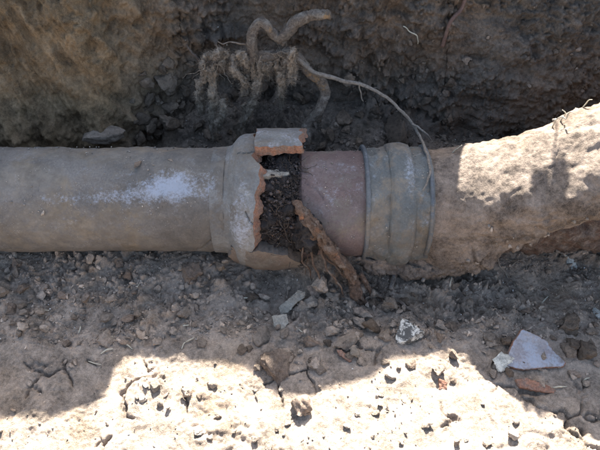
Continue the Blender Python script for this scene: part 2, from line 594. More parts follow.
# scraped bucket marks on the clay face at the left
mk = fbm(np.stack([sub[..., 0] * 22 + sub[..., 2] * 11, sub[..., 1] * 4, sub[..., 2] * 5], -1), 4, 31, 0.55)
disp = (0.010 * big + 0.010 * mid * (0.5 + rough) + 0.0032 * small * (0.5 + rough)
        + 0.0075 * clodA * rough * (1 - 0.8 * lw) * (0.8 + 1.2 * pit) + 0.0042 * clodB * (0.35 + rough) * (1 - 0.75 * lw))
disp = disp + lw * (0.026 * mk + 0.006 * np.abs(fbm(np.stack([sub[..., 0] * 60 + sub[..., 2] * 26, sub[..., 1] * 9, sub[..., 2] * 9], -1), 3, 32)) + 0.004 * fbm(sub * 70, 4, 34, .6))
rw = wallw[i0:i1, :j1] * (1 - left[i0:i1])
disp = disp + rw * (0.007 * fbm(np.stack([sub[..., 0] * 7, sub[..., 1] * 7, sub[..., 2] * 48 + sub[..., 0] * 6], -1), 4, 36, .55) + 0.0035 * fbm(sub * 130, 3, 37, .6))
disp = disp - 0.004
# shrinkage cracks and trodden clods on the near, sunlit ground
nearw = sstep(-0.13, -0.19, sub[..., 1])
disp = disp * (1 - 0.72 * nearw) + nearw * (0.0007 * fbm(sub * 240, 3, 6, .6))
ck1, ck2, ckid = worley((sub + 3.0 * warp + 0.006 * perlin(sub * 75, 44)[..., None]) * 19.0, 14)
crk = sstep(0.07, 0.0, ck2 - ck1 + 0.05 * perlin(sub * 220, 72)) * sstep(0.2, 0.36, fbm(sub * 13, 2, 71))
disp = disp + nearw * (-0.006 * crk + 0.0042 * sstep(0, .16, ck2 - ck1) * (ckid - .4))
S[i0:i1, :j1] = sub + Nn[i0:i1, :j1] * (disp * fine[i0:i1, :j1])[..., None]
farn = fbm(np.concatenate([P[:, :, :2] * 2.2, P[:, :, :1] * 0], -1), 3, 8) * 0.05
S[:, :, 2] += farn * (1 - np.clip(dense + (onwall & (v_idx < j1 + 3))[None], 0, 1)) * sstep(-0.7, -1.3, P[:, :, 1]) \
    + np.where(v_idx >= j1 + 8, 1, 0)[None] * np.minimum(farn, 0.0)

# soil kinds
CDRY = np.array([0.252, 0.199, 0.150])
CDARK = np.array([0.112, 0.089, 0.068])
CTAN = np.array([0.165, 0.113, 0.064])
CBRN = np.array([0.128, 0.091, 0.063])
lowf = fbm(P[..., :] * 6.0, 3, 51)
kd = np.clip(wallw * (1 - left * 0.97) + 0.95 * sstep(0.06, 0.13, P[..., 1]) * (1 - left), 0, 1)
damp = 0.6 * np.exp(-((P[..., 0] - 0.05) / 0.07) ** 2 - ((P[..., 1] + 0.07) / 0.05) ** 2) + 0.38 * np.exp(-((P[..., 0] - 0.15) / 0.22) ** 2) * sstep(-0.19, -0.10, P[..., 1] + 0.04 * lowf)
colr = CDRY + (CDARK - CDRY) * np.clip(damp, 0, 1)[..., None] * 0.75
tw = np.clip(wallw * left * 1.2, 0, 1)[..., None]
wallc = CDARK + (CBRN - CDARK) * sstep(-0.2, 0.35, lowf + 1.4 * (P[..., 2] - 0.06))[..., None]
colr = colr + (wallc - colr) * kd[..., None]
tanc = CTAN * (1 + 0.7 * fbm(np.stack([P[..., 0] * 9 + P[..., 2] * 5, P[..., 1] * 5, P[..., 2] * 4], -1), 5, 61, .6))[..., None]
colr = colr + (tanc - colr) * tw
colr = np.clip(colr, 0.02, 0.6)
CG = colr

jw = a0 + nB - 1                              # floor / wall seam
jr = j1 - 1                                   # wall / surface seam


def strip(name, ja, jb, label=None):
    V = S[:, ja:jb + 1]
    nv = jb - ja + 1
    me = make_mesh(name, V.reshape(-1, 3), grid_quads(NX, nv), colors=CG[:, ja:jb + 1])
    return add(name, me, M['ground'], kind='structure')


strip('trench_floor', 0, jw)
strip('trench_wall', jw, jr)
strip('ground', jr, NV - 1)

# visible terrain lookup (a ray cast against the terrain vertices)
ia, ib = np.searchsorted(xs, X_IN0), np.searchsorted(xs, X_IN1)
TV = S[ia:ib, a0:j1].reshape(-1, 3)
TN = grid_normals(S[ia:ib, a0:j1])
if TN[200, 100, 2] < 0: TN = -TN
TN = TN.reshape(-1, 3)
TC = CG[ia:ib, a0:j1].reshape(-1, 3)
TPX, TPY, TD = project(TV)


def hit(px, py, r=2.0):
    d2 = (TPX - px) ** 2 + (TPY - py) ** 2
    m = np.where(d2 < r * r)[0]
    if not len(m):
        m = np.array([np.argmin(d2)])
    m = m[np.argsort(TD[m])]
    m = m[TD[m] < TD[m[0]] + 0.012]
    b = m[np.argmin(d2[m])]
    n = TN[m].mean(0)
    return TV[b], n / np.linalg.norm(n), b


# ------------------------------------------------------------------ pipes
def ringdir(phi):
    """0 faces the camera side (-Y), 90 degrees is up"""
    return np.stack([np.zeros_like(phi), -np.cos(phi), np.sin(phi)], -1)


def crack(u, v, pts, wd):
    """depth mask of a crack drawn as a polyline in (x, phi) space"""
    pts = np.array(pts, float)
    best = np.full(u.shape, 9.0)
    for a, b in zip(pts[:-1], pts[1:]):
        d = b - a
        t = np.clip(((u - a[0]) * d[0] + (v - a[1]) * d[1]) / (d @ d), 0, 1)
        best = np.minimum(best, np.hypot(u - a[0] - t * d[0], v - a[1] - t * d[1]))
    return sstep(wd, wd * 0.25, best)


def lathe(name, prof, axis=(0, 0), n=160, m=128, amp=0.0008, seed=0, inner=None, mats=None, post=None, glaze_sheen=None, ph0=0.0, ph1=2 * math.pi):
    """surface of revolution about X; prof: (x, r) points, smoothly joined where points repeat is sharp"""
    prof = np.asarray(prof, float)
    s = np.cumsum(np.r_[0, np.hypot(np.diff(prof[:, 0]), np.diff(prof[:, 1]))])
    t = np.linspace(0, s[-1], n)
    px, pr = np.interp(t, s, prof[:, 0]), np.interp(t, s, prof[:, 1])
    ph = np.linspace(0, 2 * math.pi, m, endpoint=False)
    U = np.broadcast_to(px[:, None], (n, m)).copy()
    PH = np.broadcast_to(ph[None], (n, m))
    Rr = np.broadcast_to(pr[:, None], (n, m)).copy()
    D = ringdir(PH)
    V = D * Rr[..., None]; V[..., 0] = U
    d = amp * (fbm(V * 18, 3, seed) * 1.6 + 0.5 * fbm(V * 90, 3, seed + 3))
    if post is not None:
        d = d + post(U, np.where(PH > math.pi, PH - 2 * math.pi, PH), V)
    V = V + D * d[..., None]
    V[..., 1] += axis[0]; V[..., 2] += axis[1]
    me = make_mesh(name, V.reshape(-1, 3), grid_quads(n, m, True))
    PHs = np.where(PH > math.pi, PH - 2 * math.pi, PH)
    attr(me, 'glaze_sheen', glaze_sheen(U, PHs, V) if glaze_sheen else np.zeros((n, m)))
    return me


def px2x(px):
    return (px - 300) / 870.0


def blob(U, PH, x, phd, sx, sp):
    return np.exp(-((U - x) / sx) ** 2 - ((np.degrees(PH) - phd) / sp) ** 2)


def barrel_post(U, PH, V):
    c = crack(U, PH * 0.064, [(px2x(206), 2.45 * .064), (px2x(211), 2.28 * .064), (px2x(214), 2.15 * .064)], 0.0012)
    c = np.maximum(c, crack(U, PH * 0.064, [(px2x(213), 0.62 * .064), (px2x(219), 0.46 * .064), (px2x(217), 0.30 * .064), (px2x(212), 0.12 * .064), (px2x(196), -0.28 * .064), (px2x(188), -0.40 * .064)], 0.0012))
    mud = 0.0022 * np.clip(fbm(V * 30, 4, 77) + 0.10, 0, 1) * sstep(0.4, 1.2, PH) + 0.0012 * np.clip(fbm(V * 75, 3, 78), 0, 1)
    return -0.0028 * c + mud


pipe = thing('clay_pipe', 'dusty grey clay drain pipe with wiped patch of painted bluish sky sheen and broken socket', 'pipe', (-0.30, 0, -0.05))
bar = add('barrel', lathe('barrel', [(-0.75, 0.055), (-0.75, 0.064), (-0.105, 0.0645), (-0.088, 0.0665)], n=420, m=220, amp=0.0010, seed=4, post=barrel_post,
          glaze_sheen=lambda U, PH, V: np.clip(1.0 * blob(U, PH, px2x(172), 64, 0.044, 15) + 0.50 * blob(U, PH, px2x(120), 53, 0.05, 8)
                                         + 0.30 * blob(U, PH, px2x(60), 50, 0.05, 6) + 0.25 * sstep(122, 140, np.degrees(PH)), 0, 1)), M['pipe'])  # bluish sky sheen painted on the front and along the top
place_under(pipe, bar)


def shell(name, xa, xb, pa, pb, r_out, r_in, nx=60, npn=70, jag=0.0018, seed=0, off=(0, 0, 0), post=None, closed=False, jag_start=0.0, bevel=0.0):
    """curved slab of fired clay: outer face (slot 0), inner face and broken edges (slot 1)"""
    u = np.linspace(0, 1, nx)[:, None] * np.ones((1, npn))
    v = np.linspace(0, 1, npn)[None] * np.ones((nx, 1))
    ph = pa + (pb - pa) * v
    e1 = xb(ph) if callable(xb) else xb
    e0 = xa(ph) if callable(xa) else xa
    q = np.stack([ph * 2.2, ph * 0 + seed, ph * 0], -1)
    q2 = np.stack([ph * 11, ph * 0 + seed + 5, ph * 0], -1)
    e1 = e1 + jag * (3.6 * fbm(q * 1.6, 2, seed) + 0.45 * fbm(q2 * .55, 3, seed + 1) + 0.45 * fbm(q2 * 3.1, 3, seed + 2))
    e0 = e0 + jag_start * (2.0 * fbm(q * 1.9, 2, seed + 7) + 1.1 * fbm(q2, 3, seed + 8))
    X = e0 + (e1 - e0) * u
    if not closed:
        qx = np.stack([X * 40, X * 0 + seed, X * 0], -1)
        ph = ph + (1 - v) * 0.075 * fbm(qx * 1.1, 5, seed + 3) + v * 0.075 * fbm(qx * 1.1, 5, seed + 4)
    ro = r_out(X) if callable(r_out) else r_out + 0 * X
    ri = r_in(X) if callable(r_in) else r_in + 0 * X
    D = ringdir(ph)

    def surf(r, sd, amp):
        V = D * r[..., None]; V[..., 0] = X
        d = amp * (fbm(V * 22, 3, sd) * 1.6 + 0.6 * fbm(V * 120, 3, sd + 3))
        if post is not None: d = d + post(X, ph, V)
        return V + D * d[..., None] + np.array(off)
    O, I2 = surf(ro, seed + 11, 0.0009), surf(ri, seed + 15, 0.0012)
    I2[..., 0] += bevel * u * (0.55 + 0.9 * np.abs(fbm(q * 2.5, 2, seed + 30)))
    kk = 5                                    # rings across the broken edge
    # profile loop: outer along x, edge at end, inner back, edge at start
    Ed = [O[-1] * (1 - t) + I2[-1] * t for t in np.linspace(0, 1, kk + 2)[1:-1]]
    Ed = [e + np.array([1, 0, 0]) * (0.0016 * fbm(e * 260, 3, seed + 20))[:, None] for e in Ed]
    Sd = [I2[0] * (1 - t) + O[0] * t for t in np.linspace(0, 1, kk + 2)[1:-1]]
    rows = np.concatenate([O, np.array(Ed), I2[::-1], np.array(Sd)], 0)
    nr = len(rows)
    if closed:
        Q = []
        i = np.arange(nr); i2 = (i + 1) % nr
        j = np.arange(npn - 1)
        Q = np.stack([(i[:, None] * npn + j), (i[:, None] * npn + j + 1), (i2[:, None] * npn + j + 1), (i2[:, None] * npn + j)], -1)
        mi = np.broadcast_to(np.where(i < nx - 1, 0, 1)[:, None], Q.shape[:2])
        V = rows.reshape(-1, 3)
        me = make_mesh(name, V, Q.reshape(-1, 4), matidx=mi.ravel())
        nv = len(V)
        gz = np.zeros((nr, npn))
        gz[:nx] = 1
    else:
        i = np.arange(nr); i2 = (i + 1) % nr
        j = np.arange(npn - 1)
        Q = np.stack([(i[:, None] * npn + j), (i[:, None] * npn + j + 1), (i2[:, None] * npn + j + 1), (i2[:, None] * npn + j)], -1)
        mi = np.broadcast_to(np.where(i < nx - 1, 0, 1)[:, None], Q.shape[:2]).ravel()
        V = rows.reshape(-1, 3)
        extraV, extraQ = [], []
        base = len(V)
        # side faces: strips between outer and inner at both phi ends, subdivided so they can be rough
        for jj, flip in ((0, False), (npn - 1, True)):
            st = []
            for t in np.linspace(0, 1, kk + 2):
                e = O[:, jj] * (1 - t) + I2[:, jj] * t
                e = e + (0.0016 * fbm(e * 260, 3, seed + 25) * (4 * t * (1 - t)))[:, None] * D[:, jj][:, [0, 2, 1]]
                st.append(e)
            st = np.array(st)
            b0 = base + sum(len(x) for x in extraV)
            extraV.append(st.reshape(-1, 3))
            qq = grid_quads(kk + 2, nx, False, b0)
            extraQ.append(qq[:, ::-1] if flip else qq)
        V = np.vstack([V] + extraV)
        Q = np.vstack([Q.reshape(-1, 4)] + extraQ)
        mi = np.concatenate([mi, np.ones(len(Q) - len(mi), int)])
        me = make_mesh(name, V, Q, matidx=mi)
    me.set_sharp_from_angle(angle=R(50))
    return me


def sock_r(X):
    return np.interp(X, [-0.105, -0.090, -0.083, -0.078, -0.073, -0.067, -0.055, 0.01], [0.0652, 0.0662, 0.0682, 0.0745, 0.0795, 0.0818, 0.0822, 0.0825])


def sock_ri(X):
    return np.interp(X, [-0.105, -0.080, -0.070, 0.01], [0.055, 0.060, 0.0680, 0.0700])


def sock_end(ph):
    d = np.degrees((ph + math.pi / 2) % (2 * math.pi) - math.pi / 2)
    return np.interp(d, [-90, -45, -20, -5, 5, 15, 25, 40, 58, 66, 78, 88, 95, 150, 270],
                     [-0.055, -0.056, -0.060, -0.060, -0.056, -0.052, -0.050, -0.052, -0.051, -0.045, -0.046, -0.054, -0.0535, -0.053, -0.055])


def gl_attr(me, f):
    n = len(me.vertices)
    c = np.zeros(n * 3, F); me.vertices.foreach_get('co', c); c = c.reshape(-1, 3)
    attr(me, 'glaze_sheen', f(c))


def sock_post(X, ph, V):
    c = crack(X, ph * 0.08, [(px2x(238), 92 * R(1) * .08), (px2x(247), 90 * R(1) * .08), (px2x(257), 93 * R(1) * .08)], 0.0011)
    c = np.maximum(c, crack(X, ph * 0.08, [(px2x(247), 40 * R(1) * .08), (px2x(251), 33 * R(1) * .08), (px2x(254), 30 * R(1) * .08)], 0.0010))
    return -0.0022 * c


me = shell('socket', lambda p: -0.104 + 0 * p, sock_end, -math.pi / 2 - 0.0, 1.5 * math.pi, sock_r, sock_ri, nx=60, npn=300, jag=0.0016, seed=3, closed=True, bevel=0.009, post=sock_post)
gl_attr(me, lambda c: 0.50 * np.exp(-((c[:, 0] + 0.068) / 0.016) ** 2) * sstep(-0.02, 0.03, c[:, 2]) * sstep(0.09, 0.05, c[:, 2]))
place_under(pipe, add('socket', me, [M['socket'], M['fracture']]))
me = shell('socket_fragment', -0.0525, 0.0015, R(92), R(166), lambda X: sock_r(X) + 0.002, lambda X: sock_ri(X) + 0.0028, nx=50, npn=70, jag=0.0026, jag_start=0.0012, seed=8, off=(0.0015, -0.001, 0.0065), bevel=0.003)
gl_attr(me, lambda c: 0.30 * np.ones(len(c)))
place_under(pipe, add('socket_fragment', me, [M['socket'], M['fracture']], label='broken piece of socket rim lifted on top, orange underside'))
me = shell('socket_fragment', -0.082, lambda p: np.interp(np.degrees(p), [-75, -50, -30, -12, 4], [-0.022, -0.008, -0.002, -0.003, -0.012]), R(-72), R(4), lambda X: np.interp(X, [-0.082, -0.055, -0.03, 0], [0.077, 0.0865, 0.0875, 0.084]), lambda X: 0.0700 + 0 * X, nx=60, npn=60, jag=0.0030, jag_start=0.003, seed=15, off=(0.0, 0.002, -0.003))
gl_attr(me, lambda c: np.zeros(len(c)))
place_under(pipe, add('socket_fragment', me, [M['lip'], M['lip']], label='brown curved lower lip of the broken socket'))

# middle piece: reddish clay pipe end running into the grey coupling
AX = (-0.003, -0.005)
sp = thing('clay_pipe', 'short reddish brown clay pipe length between root filled joint and grey coupling', 'pipe', (0.05, AX[0], -0.06))
place_under(sp, add('barrel', lathe('barrel', [(0.0, 0.050), (-0.002, 0.0610), (0.002, 0.0660), (0.095, 0.0665)], AX, n=120, m=180, amp=0.0009, seed=31,
            post=lambda U, PH, V: -0.0016 * crack(U, PH * .065, [(0.006, 1.25 * .065), (0.018, 1.15 * .065), (0.026, 0.98 * .065)], 0.0012)
            + 0.0016 * np.clip(fbm(V * 60, 4, 81) - 0.05, 0, 1),
            glaze_sheen=lambda U, PH, V: 0.25 * blob(U, PH, 0.05, 70, 0.05, 25)), M['spigot']))

cp = thing('pipe_coupling', 'dark grey ribbed rubber coupling joining two clay pipes', 'coupling', (0.125, AX[0], -0.06))
place_under(cp, add('sleeve', lathe('sleeve', [(0.076, 0.060), (0.076, 0.0695), (0.12, 0.0705), (0.154, 0.0700), (0.154, 0.062)], AX, n=120, m=200, amp=0.0020, seed=35,
            post=lambda U, PH, V: 0.0036 * np.clip(fbm(V * 34, 5, 83, .6), 0, 1), glaze_sheen=lambda U, PH, V: 0.12 + 0 * U), M['coupling']))
place_under(cp, add('clamp_band', lathe('clamp_band', [(0.103, 0.0690), (0.1045, 0.0725), (0.108, 0.0752), (0.113, 0.0762), (0.126, 0.0762), (0.130, 0.0750), (0.1325, 0.0725), (0.134, 0.069)], AX, n=60, m=220, amp=0.0012, seed=37,
            post=lambda U, PH, V: 0.0034 * np.clip(fbm(V * 40, 5, 85, .6), 0, 1),
            glaze_sheen=lambda U, PH, V: np.clip(0.42 * blob(U, PH, 0.126, 78, 0.008, 50), 0, 1)), M['coupling']))
for xc, s in ((0.0775, 41), (0.1500, 43)):
    place_under(cp, add('flange', lathe('flange', [(xc - 0.0022, 0.068), (xc - 0.0022, 0.0725), (xc - 0.001, 0.0742), (xc + 0.0012, 0.0742), (xc + 0.0028, 0.0725), (xc + 0.003, 0.068)], AX, n=26, m=200, amp=0.0005, seed=s,
                post=lambda U, PH, V: 0.0030 * fbm(V * 30, 3, 87) - 0.004 * sstep(20, -30, np.degrees(PH)), glaze_sheen=lambda U, PH, V: 0.05 + 0 * U), M['flange']))

# right: old terracotta pipe under a thick crust of dried mud
cr = thing('clay_pipe', 'old terracotta pipe caked in thick lumpy mud, half sunlit', 'pipe', (0.38, 0.02, -0.05))
me = lathe('barrel', [(0.150, 0.05), (0.151, 0.061), (0.30, 0.062), (0.80, 0.062)], (0.004, -0.010), n=260, m=160, amp=0.0050, seed=52,
           post=lambda U, PH, V: 0.008 * fbm(V * 34, 4, 53) + 0.004 * fbm(V * 120, 3, 54))
place_under(cr, add('barrel', me, M['old_pipe']))


def crust_mesh():
    n, m = 420, 300
    t = np.linspace(0, 1, n)
    path = resample(np.array([(0.146, -0.003, -0.005, 0.0690), (0.19, -0.003, -0.002, 0.0705), (0.26, -0.012, 0.027, 0.0710), (0.33, -0.008, 0.058, 0.0710),
                              (0.40, -0.005, 0.083, 0.0715), (0.50, 0.004, 0.108, 0.073), (0.72, 0.03, 0.12, 0.08)]), n)
    ph = np.linspace(0, 2 * math.pi, m, endpoint=False)
    D = ringdir(np.broadcast_to(ph[None], (n, m)))
    r = path[:, 3][:, None] * np.ones((1, m))
    phd = np.degrees(np.where(ph > math.pi, ph - 2 * math.pi, ph))[None]
    x = path[:, 0][:, None]
    r = r + 0.016 * np.exp(-((phd + 32) / 26.0) ** 2) * sstep(0.30, 0.20, x) * sstep(0.145, 0.175, x)      # sagging skirt
    r = r + 0.019 * np.exp(-((phd - 40) / 24.0) ** 2) * sstep(0.16, 0.24, x)
    r = r - 0.036 * sstep(14, -50, phd) * sstep(0.205, 0.275, x)
    V0 = path[:, None, :3] + D * r[..., None]
    q = V0 + 0.004 * np.stack([perlin(V0 * 40, 3), perlin(V0 * 40, 4), perlin(V0 * 40, 5)], -1)
    f1, f2, cid = worley(q * 62, 5)
    g1, g2, gid = worley(q * 150, 6)
    roughw = sstep(0.16, 0.24, x) * (0.30 + 0.70 * sstep(-0.2, 0.3, fbm(V0 * 13, 3, 9))) * (1 - 0.86 * sstep(5, 40, phd) * sstep(160, 130, phd) * sstep(.46, .38, x))
    d = 0.0060 * fbm(V0 * 17, 4, 12, .55) * (0.4 + sstep(.18, .24, x)) + 0.006 * sstep(-10, -60, phd) * fbm(V0 * 60, 3, 33) * sstep(.2, .25, x) + roughw * (0.0060 * fbm(V0 * 48, 3, 13) + (0.0050 + 0.0045 * sstep(40, 10, phd)) * sstep(0.0, 0.3, f2 - f1) * (cid - 0.2) + 0.0034 * sstep(0, .4, g2 - g1) * gid) + 0.0009 * fbm(V0 * 160, 3, 14)
    h1, h2, hid = worley((V0 + 0.008 * np.stack([perlin(V0 * 30, 6), perlin(V0 * 30, 7), perlin(V0 * 30, 8)], -1)) * 27, 25)
    d = d + roughw * (0.0125 * sstep(0.0, 0.16, h2 - h1) * (hid - .45) - 0.005 * sstep(.05, 0, h2 - h1) * sstep(-.1, .2, fbm(V0 * 15, 2, 26)))
    d = d - 0.004 * sstep(0.151, 0.146, x)
    # ragged broken holes high on the right
    hole = sstep(0.18, 0.42, fbm(V0 * 20 + 5, 3, 19)) * sstep(0.33, 0.37, x)
    d = d - 0.006 * hole
    V = V0 + D * d[..., None]
    V = V.reshape(-1, 3)
    V = np.vstack([V, path[0, :3], path[-1, :3]])
    T3 = []
    for j in range(m):
        T3.append((n * m, j, (j + 1) % m)); T3.append((n * m + 1, (n - 1) * m + (j + 1) % m, (n - 1) * m + j))
    return make_mesh('mud_crust', V, grid_quads(n, m, True), T3), V[:n * m].reshape(n, m, 3)


me, CRUST = crust_mesh()
place_under(cr, add('mud_crust', me, M['crust']))
_sk = [np.array([x, 0, 0]) + np.array([0, -math.cos(R(a)) * rr + AX[0], math.sin(R(a)) * rr + AX[1]]) for x, a, rr in
       ((0.058, -30, .066), (0.08, -32, .070), (0.105, -34, .073), (0.13, -35, .075), (0.155, -34, .076), (0.185, -32, .076), (0.21, -28, .070))]
me = sweep('mud_skirt', _sk, [.008, .012, .014, .0145, .015, .014, .010], nseg=40, n=130, amp=0.006, nscale=70, seed=77, kink=.004)
place_under(cr, add('mud_skirt', me, M['crust']))

# ------------------------------------------------------------------ clods and stones
from bpy import data as _d


def ico(sub):
    import bmesh
    bm = bmesh.new()
    bmesh.ops.create_icosphere(bm, subdivisions=sub, radius=1.0)
    V = np.array([v.co[:] for v in bm.verts]); T = np.array([[v.index for v in f.verts] for f in bm.faces])
    bm.free()
    return V, T


ICO4, ICO3, ICO2, ICO1 = ico(5), ico(4), ico(2), ico(1)


def rock_verts(V, seed, cuts=9, rough=0.05, cut_lo=0.5, cut_hi=0.85):
    r = np.random.default_rng(seed)
    V = V.copy()
    for _ in range(cuts):
        n = r.normal(size=3); n /= np.linalg.norm(n)
        h = r.uniform(cut_lo, cut_hi)
        d = V @ n - h
        V = V - np.where(d > 0, d, 0)[:, None] * n * 0.96
    nrm = V / (np.linalg.norm(V, axis=1, keepdims=True) + 1e-9)
    V = V + nrm * (rough * 2.0 * fbm(V * 1.7 + seed, 3, seed) + rough * 1.3 * fbm(V * 4 + seed, 4, seed + 2) + rough * .7 * fbm(V * 13 + seed, 3, seed + 3))[:, None]
    ex = np.abs(V).max(0)
    return V / ex.max()


ROCK = []
for s in range(18):
    V, T = ICO3
    V = rock_verts(V, 100 + s, cuts=int(rng.integers(9, 18)), rough=0.075, cut_lo=0.32, cut_hi=0.78)
    ROCK.append((V, T))
rock_mesh = {}


def rock(kind, i):
    key = (kind, i)
    if key not in rock_mesh:
        V, T = ROCK[i]
        me = make_mesh('clod', V, None, T)
        me.materials.append(M[kind])
        rock_mesh[key] = me
    return rock_mesh[key]


def put_rock(name, px, py, wpx, mat, label, cat='clod', group=None, flat=(1, 0.85, 0.65), rot=None, variant=None, sink=0.25, yaw=None, p=None, nrm=None):
    if p is None:
        p, nrm, _ = hit(px, py)
    d = np.linalg.norm(p - CAM)
    s = 0.5 * wpx * d / FPX * 1.0
    i = rng.integers(len(ROCK)) if variant is None else variant
    me = rock(mat, int(i))
    q = Vector(nrm).to_track_quat('Z', 'Y')
    e = (q @ Euler((rng.normal() * 0.25, rng.normal() * 0.25, rng.uniform(0, 6.28) if yaw is None else yaw)).to_quaternion()).to_euler()
    c = p + nrm * s * flat[2] * (0.85 - 2 * sink)
    return add(name, me, None, None, label, cat, group, loc=c, rot=e, scale=(s * flat[0], s * flat[1], s * flat[2]))


# marked stones of the photograph
N_ = put_rock
N_('stone', 216, 268, 19, 'clod_grey', 'upright grey stone on the soil just under the socket crack', 'stone', flat=(.75, .7, 1), variant=2, sink=.1)
N_('soil_clod', 192, 273, 27, 'clod_brown', 'brown rounded clod leaning under the clay pipe beside grey stone', variant=4)
N_('soil_clod', 277, 366, 52, 'clod_brown', 'largest brown slab of soil at the edge of the shade', flat=(1, .8, .6), variant=5, sink=.3)
N_('soil_clod', 303, 408, 30, 'clod_brown', 'dark faced clod standing in the sunlit soil', variant=6, flat=(.8, .8, .9))
N_('soil_clod', 262, 338, 34, 'clod_grey', 'flat grey clod beside the flaked mortar pieces', variant=7, flat=(1, .7, .5))
N_('soil_clod', 372, 330, 30, 'clod_dark', 'dark upright clod at the tip of the thick brown root', variant=8, flat=(.7, .6, 1))
N_('stone', 438, 326, 15, 'clod_grey', 'small round grey pebble right of the mottled stone', 'stone', variant=9, flat=(1, .95, .8))
N_('stone', 408, 334, 34, 'stone_mottled', 'mottled black and white stone on dark soil', 'stone', variant=10, flat=(1, .9, .6))
N_('stone', 502, 364, 27, 'stone_white', 'flat whitish stone touching the purple grey shard', 'stone', variant=4, flat=(1, .65, .4), yaw=-.2)
N_('stone', 571, 264, 21, 'stone_white', 'thin white flake below the mud caked pipe', 'stone', variant=12, flat=(1, .5, .25))
N_('stone', 598, 316, 16, 'stone_white', 'white stone chip beside the dark clods at the wall of soil', 'stone', variant=3, flat=(1, .6, .4))
N_('stone', 490, 340, 18, 'clod_grey', 'angular grey stone behind the whitish flat stone', 'stone', variant=13, flat=(.8, .8, .8))
N_('soil_clod', 574, 326, 34, 'clod_dark', 'big dark rounded clod behind the purple grey shard', variant=14, flat=(.9, .9, .8))
N_('soil_clod', 584, 356, 30, 'clod_dark', 'dark clod in front of the big rounded one', variant=15)
N_('stone', 312, 342, 12, 'clod_tan', 'small pale brown pebble among the mortar flakes', 'stone', variant=16)
N_('soil_clod', 102, 134, 52, 'clod_grey', 'long flat grey clod lying against the back of the clay pipe', variant=1, flat=(1, .5, .45), yaw=0.15, p=hit(100, 138)[0], nrm=np.array([0, -.25, .97]))
N_('soil_clod', 137, 139, 24, 'clod_dark', 'squat dark clod behind the pipe next to the long flat one', variant=0)
N_('soil_clod', 166, 82, 36, 'clod_dark', 'biggest dark lump in the heap behind the pipe', variant=5, sink=.15)
N_('soil_clod', 172, 125, 34, 'clod_dark', 'tall dark slab of soil standing behind the pipe', variant=7, flat=(.7, .5, 1), sink=.1)
N_('soil_clod', 395, 138, 50, 'clod_dark', 'wide flat dark clod behind the grey coupling', variant=3, flat=(1, .6, .45))
N_('soil_clod', 345, 120, 30, 'clod_dark', 'flat dark clod behind the reddish pipe', variant=9, flat=(1, .7, .4))


def slab(name, pts, thick, mat, label, cat, px, py, tilt=(0, 0, 0), lift=0.0, seed=0, size=1.0, p=None, nrm=None, parts=None, attrs=True):
    """a flat broken piece: outline in photo pixels around its middle, real thickness, rough edge"""
    if p is None:
        p, nrm, _ = hit(px, py)
    d = np.linalg.norm(p - CAM)
    o = np.array(pts, float) * d / FPX * size
    o[:, 1] *= -0.96
    # densify outline
    L = []
    for a, b in zip(o, np.roll(o, -1, 0)):
        for t in np.linspace(0, 1, 14, endpoint=False):
            L.append(a * (1 - t) + b * t)
    L = np.array(L)
    L = L + 0.0008 * np.stack([fbm(np.column_stack([L * 300, L[:, 0] * 0]), 3, seed), fbm(np.column_stack([L * 300, L[:, 0] * 0 + 9]), 3, seed + 1)], -1)
    n = len(L)
    rings = []
    fz = [(f, 0.5) for f in np.linspace(0.01, 0.9, 14)] + [(0.97, .46), (1.0, .36), (1.02, 0.0), (1.0, -.4), (.9, -.5), (.02, -.5)]
    for f, z in fz:
        ring = np.column_stack([L * f, np.full(n, z * thick)])
        ring[:, 2] += (0.0011 * fbm(np.column_stack([ring[:, :2] * 70, ring[:, 0] * 0 + seed]), 3, seed + 2)
                       + 0.0005 * fbm(np.column_stack([ring[:, :2] * 350, ring[:, 0] * 0 + seed]), 3, seed + 3)) * (1 if f < 1 else .4)
        rings.append(ring)
    V = np.array(rings)
    nr = len(rings)
    mi = np.repeat([0] * 13 + [0, 1, 1, 1, 1, 0], n) if isinstance(mat, (list, tuple)) else None
    me = make_mesh(name, V.reshape(-1, 3), grid_quads(nr, n, True), matidx=mi)
    me.set_sharp_from_angle(angle=R(45))
    if attrs: attr(me, 'glaze_sheen', np.clip(0.55 + 0.5 * fbm(V.reshape(-1, 3) * 45, 2, seed + 8), 0, 1))
    return add(name, me, mat, None, label, cat, loc=p + nrm * lift, rot=tilt)


slab('pottery_shard', [(-27, 16), (-16, -6), (-6, -19), (8, -13), (16, -8), (20, 0), (31, 12), (28, 16), (12, 17), (-10, 20)], 0.007, [M['shard'], M['fracture']],
     'large purple grey glazed pipe shard lying on the soil', 'shard', 529, 352, tilt=(R(16), R(4), 0), lift=0.006, seed=3)
slab('pottery_shard', [(-17, -4), (-8, -6), (10, -1), (18, 4), (15, 7), (-2, 5), (-14, 3)], 0.006, M['fracture'],
     'long orange terracotta sliver in front of the glazed shard', 'shard', 534, 386, tilt=(R(8), 0, R(-4)), lift=0.002, seed=4)
slab('pottery_shard', [(-8, -5), (-3, -5), (8, 4), (6, 6), (-4, 1)], 0.004, M['fracture'],
     'small orange terracotta splinter below the thick brown root', 'shard', 344, 357, tilt=(R(5), 0, R(-8)), lift=0.002, seed=5)
slab('pottery_shard', [(-4, -6), (4, -3), (4, 5), (-3, 6)], 0.006, M['fracture'],
     'orange brick crumb in the sunlit cracked soil', 'shard', 442, 385, tilt=(R(25), 0, R(-8)), lift=0.002, seed=6)
slab('mortar_flake', [(-15, 4), (-4, -3), (6, -11), (13, -8), (11, -2), (3, 2), (-6, 11), (-13, 12)], 0.0035, M['mortar'],
     'pale grey angular mortar flake tilted on the soil under the joint', 'mortar', 298, 305, tilt=(R(22), R(-12), 0), lift=0.008, seed=7, attrs=False)
